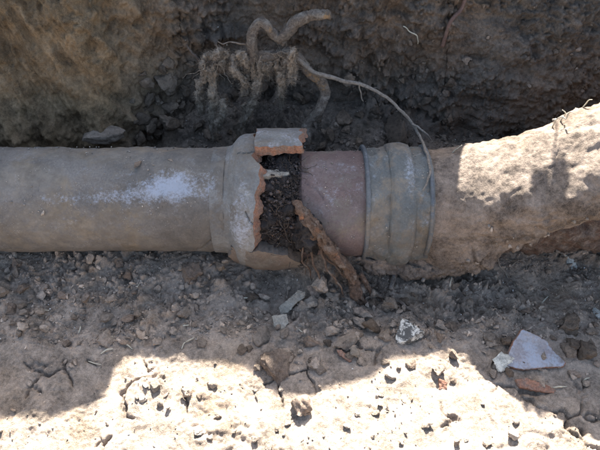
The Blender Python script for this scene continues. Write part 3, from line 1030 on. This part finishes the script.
slab('mortar_flake', [(-8, -6), (6, -9), (8, 0), (4, 9), (-6, 5)], 0.0035, M['mortar'],
     'smaller pale mortar flake left of the angular one', 'mortar', 280, 326, tilt=(R(15), R(10), 0), lift=0.005, seed=8, attrs=False)
slab('mortar_flake', [(-14, -3), (-9, -5), (-3, -4), (4, -6), (13, -4), (14, 2), (8, 5), (-4, 4), (-13, 5)], 0.006, M['mortar'],
     'pale mortar chunk wedged under the lifted socket piece', 'mortar', 0, 0, tilt=(R(-2), R(2), R(2)), seed=9, attrs=False,
     p=np.array([-0.0285, -0.018, 0.0655]), nrm=np.array([0, 0, 1.0]))

# loose clods, region by region: px box, count, size range in px, material choices
REG = [
    ('clods heaped behind the pipe', (128, 58, 238, 146), 50, (8, 25), ['clod_dark'] * 5 + ['clod_grey']),
    ('clods behind the coupling', (300, 78, 458, 146), 36, (7, 20), ['clod_dark']),
    ('lumps in the trench wall', (440, 30, 600, 105), 12, (6, 12), ['clod_dark', 'clod_brown']),
    ('clods on the shaded floor', (0, 254, 232, 345), 76, (7, 18), ['clod_grey'] * 3 + ['clod_brown']),
    ('clods below the joint', (232, 280, 400, 372), 52, (7, 30), ['clod_grey'] * 3 + ['clod_brown', 'clod_dark', 'clod_tan']),
    ('clods below the caked pipe', (400, 285, 600, 385), 42, (7, 19), ['clod_grey', 'clod_dark', 'clod_brown']),
    ('clods on the sunlit soil', (118, 368, 520, 448), 32, (7, 17), ['clod_tan', 'clod_grey']),
]
# what a clod lies beside, for its description
MARKS = [(216, 268, 'by the upright grey stone under the socket'), (190, 272, 'by the brown clod under the clay pipe'), (30, 285, 'under the pebble on the clay pipe'),
         (110, 275, 'under the tail of the bluish patch'), (165, 275, 'under the bluish patch of the clay pipe'), (20, 335, 'in the deep corner of shade'), (100, 345, 'beside the straw at the edge of sun'),
         (185, 340, 'beside the two crossed straws'), (150, 310, 'on open floor before the clay pipe'), (298, 305, 'by the angular mortar flake'), (277, 366, 'by the largest brown slab'),
         (344, 357, 'by the small orange splinter'), (361, 300, 'at the foot of the thick brown root'), (250, 300, 'below the brown socket lip'), (408, 334, 'by the mottled stone'),
         (438, 326, 'by the round grey pebble'), (529, 352, 'by the glazed purple shard'), (490, 330, 'behind the whitish flat stone'), (574, 330, 'by the big dark rounded clod'),
         (571, 264, 'below the thin white flake'), (534, 390, 'by the orange terracotta sliver'), (303, 408, 'by the dark faced clod in sun'), (442, 388, 'by the orange crumb in sun'),
         (200, 400, 'on the sunlit soil beside the round shadow'), (380, 425, 'on sunlit soil far from any shard'), (166, 82, 'by the biggest lump of the dark heap'), (172, 125, 'by the tall slab behind the pipe'),
         (137, 139, 'by the squat clod behind the pipe'), (215, 110, 'under the hanging root fibres'), (225, 70, 'beside the root tangle'), (345, 120, 'by the flat clod behind the reddish pipe'),
         (320, 90, 'beside the peeled root stem'), (395, 138, 'by the wide clod behind the coupling'), (400, 95, 'under the arching thin root'), (445, 120, 'behind the muddy pipe end'),
         (450, 60, 'below the reddish wall root'), (550, 70, 'in the wall above the sunlit pipe')]
COLW = {'clod_dark': 'dark', 'clod_grey': 'grey', 'clod_brown': 'brown', 'clod_tan': 'pale'}
for grp, (x0, y0, x1, y1), cnt, (s0, s1), mats in REG:
    for _ in range(cnt):
        px, py = rng.uniform(x0, x1), rng.uniform(y0, y1)
        sz = s0 + (s1 - s0) * rng.random() ** 1.5
        f = (1, rng.uniform(.6, .95), rng.uniform(.38, .8))
        mt = mats[int(rng.integers(len(mats)))]
        mk_ = min(MARKS, key=lambda m_: (m_[0] - px) ** 2 + (1.4 * (m_[1] - py)) ** 2)[2]
        size_w = 'small' if sz < s0 + .25 * (s1 - s0) else ('large' if sz > s0 + .62 * (s1 - s0) else 'medium sized')
        shape_w = 'flat' if f[2] < .6 else ('narrow' if f[1] < .74 else 'chunky')
        put_rock('soil_clod', px, py, sz, mt, '%s %s %s clod %s' % (size_w, shape_w, COLW[mt], mk_), 'clod', 'soil clods ' + mk_, flat=f, sink=rng.uniform(.05, .24))

# crumbs nobody could count: small angular grains over floor and pit
PIPE_X = [(-0.75, -0.09, 0, 0, .0655), (-0.09, 0.0, 0, 0, .083), (-0.01, 0.17, AX[0], AX[1], .074), (0.165, 0.60, 0.02, 0.01, .072)]


def clear_of_pipes(p):
    ok = np.ones(len(p), bool)
    for xa, xb, ay, az, r in PIPE_X:
        ok &= ~((p[:, 0] > xa) & (p[:, 0] < xb) & (np.hypot(p[:, 1] - ay, p[:, 2] - az) < r))
    return ok


def crumb_cloud(name, n, base, s0, s1, label, mat, weight=None, color=None, power=2.5, jitter=0.25):
    Vb, Tb = base
    idx = rng.integers(0, len(TV), n * 3)
    if weight is not None:
        wgt = weight(TV[idx])
        idx = idx[rng.random(len(idx)) < wgt]
    p = TV[idx]
    ok = clear_of_pipes(p)
    idx = idx[ok][:n]; p = TV[idx]; nn = TN[idx]
    n = len(idx)
    s = (s0 + (s1 - s0) * rng.random(n) ** power)
    variants = np.array([rock_verts(Vb, 500 + i, 11, 0.14, .35, .8) for i in range(12)])
    W = variants[rng.integers(0, 12, n)]
    q = rng.normal(size=(n, 4)); q /= np.linalg.norm(q, axis=1, keepdims=True)
    a, b, c, d = q.T
    Rm = np.array([[1 - 2 * (c * c + d * d), 2 * (b * c - a * d), 2 * (b * d + a * c)],
                   [2 * (b * c + a * d), 1 - 2 * (b * b + d * d), 2 * (c * d - a * b)],
                   [2 * (b * d - a * c), 2 * (c * d + a * b), 1 - 2 * (b * b + c * c)]]).transpose(2, 0, 1)
    asp = np.stack([np.ones(n), rng.uniform(.55, 1, n), rng.uniform(.3, .75, n)], -1)
    W = np.einsum('nij,nkj->nki', Rm, W * asp[:, None])
    V = p[:, None] + nn[:, None] * (s * 0.45)[:, None, None] + W * s[:, None, None]
    T = (Tb[None] + (np.arange(n) * len(Vb))[:, None, None]).reshape(-1, 3)
    cc = (TC[idx] if color is None else np.broadcast_to(color, (n, 3))) * rng.uniform(1 - jitter, 1.15 + jitter, n)[:, None]
    cc = np.repeat(cc, len(Vb), 0)
    me = make_mesh(name, V.reshape(-1, 3), None, T, colors=cc, smooth=False)
    return add(name, me, mat, None, label, 'soil', kind='stuff')


lwgt = lambda p: np.where((p[:, 0] < -0.2) & (p[:, 1] > 0.09), 0.06, 1.0) * np.where(p[:, 2] > 0.0, 0.3, 1.0) * np.where(p[:, 2] > 0.05, 0.3, 1.0) \
    * (0.25 + 0.75 * sstep(-0.25, 0.25, fbm(p * 14, 3, 91))) * np.where(p[:, 1] < -.17, .10, 1.0)
crumb_cloud('soil_crumbs', 5200, ICO2, 0.0013, 0.0052, 'loose brown soil crumbs strewn over the trench floor', M['crumbs'], lwgt)
crumb_cloud('soil_grains', 22000, ICO1, 0.0005, 0.0019, 'fine grains of dry soil all over the trench', M['crumbs'], lwgt, power=1.6)
crumb_cloud('pale_grit', 330, ICO1, 0.0006, 0.0017, 'tiny whitish grit specks scattered through the soil', M['grit'], lwgt, color=np.array([.55, .52, .46]))

# ------------------------------------------------------------------ root plug in the broken joint
rb = thing('root_ball', 'black matted root ball packed in the broken pipe socket', 'roots', (-0.025, 0, -0.05))
V, T = ICO4
cen = np.array([-0.023, -0.002, -0.001])
Vp = V * np.array([0.040, 0.0680, 0.0680])
Vp = np.sign(Vp) * np.abs(Vp)
f1, f2, cid = worley((Vp + cen) * 90, 15)
nd = V / np.linalg.norm(V, axis=1, keepdims=True)
Vp = Vp * (1 + 0.0 * V[:, :1]) + nd * (0.009 * fbm(Vp * 40, 3, 16) + 0.006 * fbm(Vp * 130, 3, 18) + 0.004 * sstep(0, .4, f2 - f1) * (cid - 0.4))[:, None]
place_under(rb, add('core', make_mesh('core', Vp + cen, None, T), M['plug']))

V2 = V * np.array([0.019, 0.020, 0.030])
V2 = V2 + nd * (0.006 * fbm(V2 * 60 + 3, 3, 46) + 0.005 * fbm(V2 * 150, 3, 48))[:, None] + np.array([0.009, -0.059, 0.010])
place_under(rb, add('core', make_mesh('core', V2, None, T), M['plug']))


def surf_pts(n, xa=-0.052, xb=0.012, pa=-25, pb=95, r=0.0680):
    x = rng.uniform(xa, xb, n)
    ph = np.radians(rng.uniform(pa, pb, n))
    rr = r * np.sqrt(np.clip(1 - ((x - cen[0]) / 0.045) ** 2, 0.15, 1)) + rng.normal(size=n) * 0.002
    p = ringdir(ph) * rr[:, None] + cen * [0, 1, 1]
    p[:, 0] = x
    return p, ringdir(ph)


def curly(p, d, K, step, turn):
    out = [p]
    d = d / np.linalg.norm(d, axis=1, keepdims=True)
    for _ in range(K - 1):
        d = d + rng.normal(size=d.shape) * turn
        d /= np.linalg.norm(d, axis=1, keepdims=True)
        out.append(out[-1] + d * step)
    return np.stack(out, 1)


p, n_ = surf_pts(1500)
tang = np.cross(n_, rng.normal(size=n_.shape)); tang /= np.linalg.norm(tang, axis=1, keepdims=True)
fib = curly(p - n_ * 0.001, tang + n_ * 0.18, 9, 0.0022, 0.45)
place_under(rb, add('fibres', strands('fibres', fib, rng.uniform(.00018, .0005, len(fib)), 0.0001), M['fibre_dark'], kind='stuff'))
p, n_ = surf_pts(110)
tang = np.cross(n_, rng.normal(size=n_.shape)); tang /= np.linalg.norm(tang, axis=1, keepdims=True)
fib = curly(p, tang + n_ * .1 + np.array([.2, -.2, -.3]), 14, 0.0026, 0.22)
place_under(rb, add('fibres', strands('fibres', fib, rng.uniform(.0004, .0009, len(fib)), 0.0002, 5), M['fibre_dark'], kind='stuff'))
p, n_ = surf_pts(80)
tang = np.cross(n_, rng.normal(size=n_.shape))
fib = curly(p + n_ * 0.0012, tang + n_ * 0.2, 7, 0.0018, 0.5)
place_under(rb, add('fibres', strands('fibres', fib, 0.00035, 0.00012), M['fibre'], kind='stuff'))


def crumbs_on(name, p, n_, s0, s1, mat, color, base=ICO1, jitter=.5):
    Vb, Tb = base
    n = len(p)
    s = s0 + (s1 - s0) * rng.random(n) ** 2
    variants = np.array([rock_verts(Vb, 700 + i, 7, 0.10) for i in range(8)])
    W = variants[rng.integers(0, 8, n)] * rng.uniform(.45, 1, (n, 1, 3))
    V = p[:, None] + n_[:, None] * (s * .3)[:, None, None] + W * s[:, None, None]
    T = (Tb[None] + (np.arange(n) * len(Vb))[:, None, None]).reshape(-1, 3)
    cc = np.repeat(np.asarray(color) * rng.uniform(1 - jitter, 1 + jitter, (n, 1)), len(Vb), 0)
    return make_mesh(name, V.reshape(-1, 3), None, T, colors=cc)


p, n_ = surf_pts(1500)
place_under(rb, add('peat_crumbs', crumbs_on('peat_crumbs', p, n_, 0.0007, 0.0035, None, np.array([.055, .045, .04])), M['crumbs'], kind='stuff'))
p, n_ = surf_pts(90)
place_under(rb, add('bark_crumbs', crumbs_on('bark_crumbs', p, n_, 0.0006, 0.0030, None, np.array([.19, .115, .075])), M['crumbs'], kind='stuff'))
p, n_ = surf_pts(45)
place_under(rb, add('pale_grit', crumbs_on('pale_grit', p, n_, 0.0005, 0.0012, None, np.array([.5, .47, .42])), M['crumbs'], kind='stuff'))


# dust crumbs lying on the pipes
def on_pipe(name, parent, n, xa, xb, ax, r, pa, pb, s0, s1, color, seed=0):
    x = rng.uniform(xa, xb, n)
    ph = np.radians(rng.uniform(pa, pb, n))
    p = ringdir(ph) * r
    p[:, 0] = x; p[:, 1] += ax[0]; p[:, 2] += ax[1]
    keep = rng.random(n) < (0.15 + 0.85 * sstep(-0.05, 0.35, fbm(p * 26, 3, 200 + seed)))
    me = crumbs_on(name, p[keep], ringdir(ph[keep]), s0, s1, None, color, jitter=.35)
    o = add(name, me, M['crumbs'], kind='stuff')
    o.parent = parent.children[0]


on_pipe('dust_crumbs', pipe, 900, -0.42, -0.10, (0, 0), 0.0652, 35, 140, .0004, .0017, np.array([.23, .20, .165]), 1)
on_pipe('dust_crumbs', sp, 260, 0.004, 0.08, AX, 0.0668, 5, 140, .0004, .0016, np.array([.22, .185, .15]), 2)
on_pipe('dust_crumbs', cp, 300, 0.080, 0.150, AX, 0.0712, 0, 140, .0004, .0016, np.array([.24, .205, .165]), 3)

_nn = grid_normals(CRUST)
_cc = CRUST.mean(1, keepdims=True)
_nn = _nn * np.sign((_nn * (CRUST - _cc)).sum(-1, keepdims=True))
_ii = rng.integers(20, CRUST.shape[0] - 60, 2600); _jj = rng.integers(0, CRUST.shape[1], 2600)
_pp, _qq = CRUST[_ii, _jj], _nn[_ii, _jj]
_kp = (_pp[:, 0] > 0.165) & (rng.random(2600) < .1 + .9 * sstep(-.1, .3, fbm(_pp * 30, 3, 240))) & (rng.random(2600) < 1 - 1.0 * sstep(-.1, .35, _qq[:, 2]))
place_under(cr, add('mud_crumbs', crumbs_on('mud_crumbs', _pp[_kp], _qq[_kp], .0007, .0042, None, np.array([.20, .165, .13]), base=ICO2, jitter=.3), M['crumbs'], kind='stuff'))

# ------------------------------------------------------------------ roots
def peel_attr(me, spots, r):
    n = len(me.vertices)
    c = np.zeros(n * 3, F); me.vertices.foreach_get('co', c); c = c.reshape(-1, 3)
    v = np.zeros(n)
    for s, rr in spots:
        v = np.maximum(v, np.exp(-(np.linalg.norm(c - s, axis=1) / rr) ** 2))
    attr(me, 'peel', v)


def z1(zx, zy, Y):
    """pixel in the enlarged crop of the root tangle"""
    return at(180 + zx / 2.3077, zy / 2.3077, Y)


rt = thing('root_tangle', 'tangle of thick grey roots hung with matted fibres behind the joint', 'roots', tuple(z1(292, 318, 0.105)))


def root_part(name, pts, rad, mat, seed, peel=None, amp=0.0024, kink=0.004, nseg=20, parent=None, root=rt):
    me = sweep(name, pts, rad, nseg=nseg, amp=amp, nscale=70, seed=seed, kink=kink)
    peel_attr(me, peel or [], 0)
    o = add(name, me, M[mat])
    place_under(root, o)
    return o


root_part('root_stem', [z1(288, 335, .10), z1(291, 308, .105), z1(303, 278, .115), z1(322, 248, .125), z1(335, 215, .135), z1(326, 195, .138), z1(300, 163, .142), z1(272, 137, .145), z1(250, 124, .148)],
          [.0062, .0060, .0062, .0064, .0066, .0066, .0062, .0058, .0055], 'root_grey', 1,
          [(z1(318, 188, .130), 0.010), (z1(330, 205, .127), 0.010), (z1(302, 168, .134), .008)])
root_part('root_branch', [z1(252, 122, .146), z1(225, 127, .143), z1(195, 130, .141), z1(165, 135, .140), z1(130, 140, .142), z1(92, 154, .144), z1(52, 162, .146)],
          [.0058, .0064, .0066, .0062, .0070, .0078, .0085], 'root_grey', 2)
root_part('root_branch', [z1(172, 138, .140), z1(168, 110, .142), z1(165, 80, .146), z1(180, 54, .150), z1(205, 66, .148), z1(228, 92, .146), z1(240, 100, .145)],
          [.0058, .0064, .0062, .0058, .0058, .0060, .0055], 'root_grey', 3, [(z1(208, 66, .140), .006)])
root_part('root_branch', [z1(232, 100, .146), z1(245, 78, .149), z1(264, 56, .152), z1(290, 42, .156), z1(318, 34, .160), z1(338, 33, .164), z1(346, 42, .166)],
          [.0050, .0066, .0070, .0060, .0064, .0050, .0022], 'root_grey', 4, [(z1(338, 40, .158), .006)])
root_part('rootlet', [z1(158, 102, .142), z1(138, 100, .14), z1(118, 95, .14), z1(105, 100, .14), z1(92, 96, .14)], [.0012, .001, .0009, .0008, .0006], 'root_grey', 5, amp=.0003)
root_part('rootlet', [z1(60, 160, .146), z1(40, 135, .15), z1(28, 118, .155), z1(16, 100, .16)], [.0022, .0018, .0014, .0010], 'fibre_dark', 6, amp=.0006)

# matted ropes of fibre hanging from the branches
ropes = [([(72, 148), (74, 178), (80, 215), (78, 250), (82, 285), (80, 325)], 8.5), ([(60, 168), (46, 190), (40, 215), (50, 240), (46, 262)], 8.0),
         ([(96, 150), (102, 128), (100, 118), (84, 122), (76, 135)], 7.5), ([(70, 160), (55, 150), (62, 128), (80, 116)], 7.0),
         ([(132, 130), (130, 160), (148, 185), (150, 210), (140, 200)], 8.5), ([(140, 118), (150, 140), (152, 175), (158, 205)], 8.0),
         ([(162, 145), (170, 180), (172, 215), (162, 245), (150, 270), (140, 300)], 9.0), ([(180, 145), (186, 170), (178, 200), (172, 235)], 8.5),
         ([(150, 245), (155, 262), (145, 280), (132, 298), (135, 312)], 7.5),
         ([(222, 130), (226, 165), (232, 195), (228, 220), (233, 246)], 7.5), ([(236, 128), (240, 155), (234, 180), (238, 205)], 7.0),
         ([(262, 112), (264, 140), (257, 165), (259, 190)], 7.0), ([(205, 140), (200, 160), (204, 175)], 7.0), ([(95, 225), (100, 255), (92, 280), (86, 300)], 6.0)]
hair_p, hair_d = [], []
for k_, (pts, rw) in enumerate(ropes):
    Yd = 0.136 + 0.006 * rng.normal()
    c3 = np.array([z1(x, y, Yd + 0.003 * rng.normal()) for x, y in pts])
    rr = rw / 2.3077 * 0.8 / FPX * 0.98
    radii = rr * rng.uniform(.7, 1.25, len(pts)); radii[-1] *= .55
    me = sweep('fibre_rope', c3, radii, nseg=16, n=70, amp=0.0044, nscale=120, seed=60 + k_, kink=0.005)
    peel_attr(me, [], 0)
    place_under(rt, add('fibre_rope', me, M['fibre']))
    vv = np.zeros(len(me.vertices) * 3, F); me.vertices.foreach_get('co', vv); vv = vv.reshape(-1, 3)
    pick = rng.integers(0, len(vv), 480)
    ctr = resample(c3, 70)[np.minimum(pick // 16, 69)]
    hair_p.append(vv[pick]); dd = vv[pick] - ctr
    hair_d.append(dd / (np.linalg.norm(dd, axis=1, keepdims=True) + 1e-6))
hp, hd = np.vstack(hair_p), np.vstack(hair_d)
fib = curly(hp - hd * 0.0008, hd * 0.7 + np.array([0, 0, -0.7]) + rng.normal(size=hd.shape) * .5, 8, 0.0011, 0.6)
lp, ld = [], []
for _ in range(110):
    zx = rng.choice([rng.uniform(55, 105), rng.uniform(125, 195), rng.uniform(215, 268)])
    lp.append(z1(zx, np.interp(zx, [50, 130, 268], [158, 142, 118]) + rng.normal() * 5, .137 + rng.normal() * .005)); ld.append(np.array([rng.normal() * .35, rng.normal() * .3, -1.0]))
lf = curly(np.array(lp), np.array(ld), 16, 0.0027, 0.32)
lf = lf[:, :, :] * np.ones(3)
sc_ = rng.uniform(.35, 1.0, len(lf))[:, None, None]
lf = lf[:, :1] + (lf - lf[:, :1]) * sc_
mel = strands('fibres', lf, rng.uniform(.0003, .0007, len(lf)), .00015)
place_under(rt, add('fibres', mel, M['fibre'], kind='stuff'))
me = strands('fibres', fib, 0.00030, 0.00010)
place_under(rt, add('fibres', me, M['fibre'], kind='stuff'))

# the long thin root that arches over to the coupling
lr = thing('thin_root', 'long thin pale root arching from the tangle onto the grey coupling', 'root', tuple(at(424, 190, -0.02)))
cz = lambda x, y: z1(x, y, 0)


def on_coupling(zx, zy, r=0.0755):
    """point of the coupling's surface seen at that pixel"""
    d = z1(zx, zy, 0.0) - CAM
    d /= np.linalg.norm(d)
    o = CAM - np.array([0, AX[0], AX[1]])
    A = d[1] ** 2 + d[2] ** 2; B = o[1] * d[1] + o[2] * d[2]; C2 = o[1] ** 2 + o[2] ** 2 - r * r
    t = (-B - math.sqrt(max(B * B - A * C2, 0))) / A
    return CAM + d * t


root_part('root_stem', [z1(268, 134, .142), z1(310, 165, .138), z1(360, 181, .130), z1(420, 196, .118), z1(470, 220, .105), z1(520, 264, .088), z1(550, 310, .070), on_coupling(566, 348, .0785), on_coupling(577, 390, .077), on_coupling(574, 412, .0765), on_coupling(563, 440, .0755)],
          [.0030, .0028, .0024, .0022, .0020, .0018, .0017, .0015, .0014, .0011, .0006], 'root_pale', 8, root=lr, amp=.0005, kink=.002)
root_part('rootlet', [z1(538, 285, .079), z1(556, 295, .075), z1(570, 306, .072), z1(580, 322, .07)], [.0014, .0012, .0010, .0006], 'root_pale', 9, root=lr, amp=.0003)
root_part('rootlet', [z1(412, 195, .119), z1(418, 210, .118), z1(422, 232, .118)], [.001, .0009, .0006], 'root_pale', 10, root=lr, amp=.0003)
root_part('rootlet', [z1(430, 198, .116), z1(440, 204, .116), z1(450, 200, .116)], [.0008, .0007, .0004], 'root_pale', 11, root=lr, amp=.0002)


def z2(zx, zy, Y):
    return at(200 + zx / 2.3077, 110 + zy / 2.3077, Y)


def gpt(px, py, up=0.0):
    p, n_, _ = hit(px, py)
    return p + n_ * up


tr = thing('thick_root', 'thick brown root with peeled orange patches leaning out of the joint', 'root', tuple(gpt(361, 296)))
root_part('root_stem', [z2(216, 212, -.046), z2(222, 222, -.050), z2(234, 238, -.058), z2(252, 260, -.068), z2(288, 295, -.078), z2(318, 338, -.088), z2(343, 385, -.098), z2(366, 422, -.106), z2(378, 448, -.112)],
          [.0030, .0050, .0062, .0074, .0060, .0064, .0056, .0066, .0060], 'root_brown', 12,
          [(z2(246, 256, -.076), .007), (z2(276, 283, -.084), .007), (z2(300, 310, -.088), .005), (z2(318, 345, -.096), .0075), (z2(345, 385, -.105), .004)], root=tr, amp=.0044, kink=.006)
root_part('root_fork', [z2(240, 255, -.060), z2(238, 240, -.06), z2(228, 225, -.055), z2(215, 215, -.045)], [.0055, .0048, .0042, .003], 'root_brown', 13, [(z2(240, 250, -.066), .006)], root=tr, amp=.0016)
root_part('root_fork', [z2(262, 268, -.070), z2(258, 290, -.070), z2(240, 310, -.066), z2(222, 318, -.06)], [.004, .0042, .0038, .003], 'root_brown', 14, root=tr, amp=.0016)
root_part('rootlet', [z2(372, 378, -.088), z2(385, 396, -.094), gpt(370, 293, .002), gpt(378, 296, .002), gpt(388, 302, .001)], [.003, .003, .0026, .002, .001], 'root_brown', 15, root=tr, amp=.0006)
root_part('rootlet', [gpt(373, 294, .002), gpt(392, 300, .003), gpt(405, 308, .003), gpt(416, 318, .003), gpt(430, 326, .001)], [.0022, .002, .0018, .0016, .0010], 'root_grey', 16, root=tr, amp=.0005)
for q_ in range(7):
    w_ = (q_ + rng.random()) / 7
    a_ = z2(225 + 75 * w_, 262 + 52 * w_, -.062 - .014 * w_)
    e_ = gpt(302 + 62 * w_ + rng.normal() * 5, rng.uniform(272, 300), .001)
    m1 = a_ * .6 + e_ * .4 + rng.normal(size=3) * .004 + np.array([0, -.004, -.002]); m2 = a_ * .25 + e_ * .75 + rng.normal(size=3) * .005
    root_part('rootlet', [a_, m1, m2, e_], np.array([.0016, .0014, .0012, .0006]) * rng.uniform(.6, 1.2), 'root_brown', 300 + q_, root=tr, amp=.0004, kink=.004, nseg=8)
# fine hair around the foot of the thick root
fp = np.array([gpt(rng.uniform(335, 395), rng.uniform(262, 300), .001) for _ in range(150)])
fib = curly(fp, rng.normal(size=fp.shape) + np.array([0, -.4, .5]), 10, 0.0028, 0.45)
me = strands('fibres', fib, 0.00032, 0.00012); peel_attr(me, [], 0)
place_under(tr, add('fibres', me, M['fibre_dark'], kind='stuff'))
fp = np.array([z2(rng.uniform(270, 420), rng.uniform(300, 385), rng.uniform(-.085, -.05)) for _ in range(60)])


def single_root(label, pts, rad, mat, seed, group=None, name='rootlet', cat='root', amp=.0004, kink=.0012, nseg=8):
    me = sweep(name, pts, rad, nseg=nseg, amp=amp, nscale=120, seed=seed, kink=kink)
    peel_attr(me, [], 0)
    return add(name, me, M[mat], None, label, cat, group)


# small cut roots poking from under the caked pipe
def under(px, py, Y):
    return at(px, py, Y)


for k_, (a, b, rr) in enumerate([((398, 275), (391, 291), .0030), ((431, 270), (423, 283), .0028), ((434, 274), (437, 279), .0022), ((470, 275), (473, 282), .002), ((481, 272), (474, 279), .0018)]):
    p0 = under(a[0], a[1] - 6, -0.062); p1 = gpt(b[0], b[1], .004)
    single_root('short cut root stub poking down from under the muddy pipe', [p0, (p0 + p1) / 2 + rng.normal(size=3) * .001, p1], [rr, rr, rr * .85], 'root_pale', 80 + k_, 'root stubs under the muddy pipe', 'root_stub')
single_root('thin pale rootlet hanging below the caked pipe', [at(497, 243, -.055), at(498, 256, -.06), at(499, 266, -.066), at(505, 272, -.070), at(508, 279, -.076)], [.0011, .001, .001, .0009, .0006], 'root_pale', 90)
single_root('fine curled rootlet arching out of the soil below the caked pipe', [gpt(510, 267, .0), gpt(517, 263, .006), gpt(523, 264, .006), gpt(526, 272, .001)], [.0007, .0007, .0006, .0005], 'root_pale', 91)
# wall roots
pw = [gpt(px, py, .004) for px, py in ((466, -6), (458, 10), (450, 24), (441, 44))]
single_root('straight reddish root running down the dark trench wall', pw, [.0028, .0028, .0026, .0030], 'root_red', 92, amp=.0003, kink=.0005)
pw = [gpt(px, py, .004) for px, py in ((403, 24), (408, 27), (412, 30), (416, 33), (418, 42))]
single_root('thin crooked white rootlet on the dark trench wall', pw, [.0006, .0008, .0008, .0008, .0005], 'straw', 93, kink=.003)
# sunlit rootlets along the top of the caked pipe
for k_, pts in enumerate([[(552, 126), (556, 118), (562, 114), (566, 116), (571, 109), (576, 112)], [(570, 92), (576, 94), (583, 101), (588, 104), (590, 98), (597, 101)], [(560, 120), (566, 112), (563, 108)], [(583, 100), (588, 93), (592, 92)], [(452, 150), (456, 146), (462, 142)]]):
    _v = CRUST.reshape(-1, 3); _px, _py, _dp = project(_v)
    _b = np.argmin((_px - pts[0][0]) ** 2 + (_py - pts[0][1] - 2) ** 2)
    _sh = _v[_b] - at(pts[0][0], pts[0][1], _v[_b][1])
    single_root('fine pale rootlet sticking up from the sunlit top of the muddy pipe', [at(x, y, _v[_b][1] - .003 * i_) + _sh for i_, (x, y) in enumerate(pts)], np.linspace(.0008, .0004, len(pts)), 'straw', 100 + k_, 'rootlets on the muddy pipe', kink=.002)

# straw bits
for k_, (px, py, L, ang) in enumerate([(190, 341, 9, .5), (184, 346, 8, 1.1), (107, 352, 12, .4), (95, 363, 13, -.3), (128, 347, 10, -.5), (110, 338, 9, .1), (45, 312, 11, .2), (80, 330, 7, 1.3), (186, 326, 7, .1), (20, 328, 8, 1.2), (545, 300, 10, .8), (450, 282, 9, 1.4), (560, 388, 13, .15), (586, 380, 9, .4), (300, 330, 9, -.6), (247, 298, 8, .3), (140, 285, 7, .9)]):
    dx, dy = L / 2 * math.cos(ang), -L / 2 * math.sin(ang)
    mk_ = min(MARKS, key=lambda m_: (m_[0] - px) ** 2 + (1.4 * (m_[1] - py)) ** 2)[2]
    single_root('short bit of pale straw ' + mk_, [gpt(px - dx, py - dy, .0015), gpt(px, py, .003), gpt(px + dx, py + dy, .0012)], [.0006, .0007, .0005], 'straw', 120 + k_, 'bits of straw ' + mk_, 'straw', 'straw', kink=.001)

# flakes on the left barrel
def on_barrel(px, py, r=0.0655):
    d = at(px, py, 0.0) - CAM; d /= np.linalg.norm(d)
    A = d[1] ** 2 + d[2] ** 2; B = CAM[1] * d[1] + CAM[2] * d[2]; C2 = CAM[1] ** 2 + CAM[2] ** 2 - r * r
    p = CAM + d * (-B - math.sqrt(B * B - A * C2)) / A
    n_ = np.array([0, p[1], p[2]]); return p, n_ / np.linalg.norm(n_)


for px, py, wp, m_, lab in ((138, 165, 15, 'clod_brown', 'thin brown soil flake lying on top of the dusty clay pipe'), (171, 161, 8, 'clod_grey', 'small grey crumb on the dusty clay pipe above the bluish patch'),
                            (43, 213, 7, 'clod_tan', 'small pale pebble stuck on the front of the clay pipe')):
    p, n_ = on_barrel(px, py)
    put_rock('soil_flake', px, py, wp, m_, lab, 'clod', flat=(1, .6, .3), p=p, nrm=n_, variant=11, sink=.2)

# dry weed added out of view on the far rim to shadow the muddy pipe
wx, wy = 0.318, YR + 0.01
_cp = CRUST.reshape(-1, 3)
_a, _b, _dd = project(_cp)
_m = np.where((_a - 545) ** 2 + (_b - 194) ** 2 < 25)[0]
tgt = _cp[_m[np.argmin(_dd[_m])]] + np.array([0, 0, 0.004])
tt = (wy - tgt[1]) / SUN[1]
head = tgt + SUN * tt
foot = np.array([head[0] + 0.03, wy + 0.01, float(rim(head[0] + 0.03)) - 0.01])
wd = thing('shadow_weed', 'small dry weed with curled leaves, added unseen on the trench rim to cast a shadow', 'added plant', tuple(foot))
me = sweep('stem', [foot, foot * .5 + head * .5 + np.array([.012, 0, .01]), head], [.0014, .0012, .0009], nseg=8)
peel_attr(me, [], 0)
place_under(wd, add('stem', me, M['straw']))
for k_ in range(6):
    c = head + rng.normal(size=3) * np.array([.008, .006, .003])
    a = rng.uniform(0, 6.28); L = rng.uniform(.018, .028)
    u_ = np.array([math.cos(a), rng.normal() * .3, math.sin(a)]); u_ /= np.linalg.norm(u_)
    v_ = np.cross(u_, [0, 1, .2]); v_ /= np.linalg.norm(v_)
    t = np.linspace(0, 1, 9)[:, None, None]; s = np.linspace(-1, 1, 5)[None, :, None]
    wdt = .007 * np.sin(np.clip(t * .95 + .05, 0, 1) * math.pi) ** .7
    G = c + u_ * (t - .5) * L + v_ * s * wdt + np.array([0, 1, 0]) * (.006 * s ** 2 - .008 * t ** 2)
    up_ = G + np.array([0, .0006, 0])
    V = np.concatenate([G.reshape(-1, 3), up_.reshape(-1, 3)])
    Q = np.vstack([grid_quads(9, 5), grid_quads(9, 5)[:, ::-1] + 45])
    me = make_mesh('leaf', V, Q); peel_attr(me, [], 0)
    place_under(wd, add('leaf', me, M['straw']))
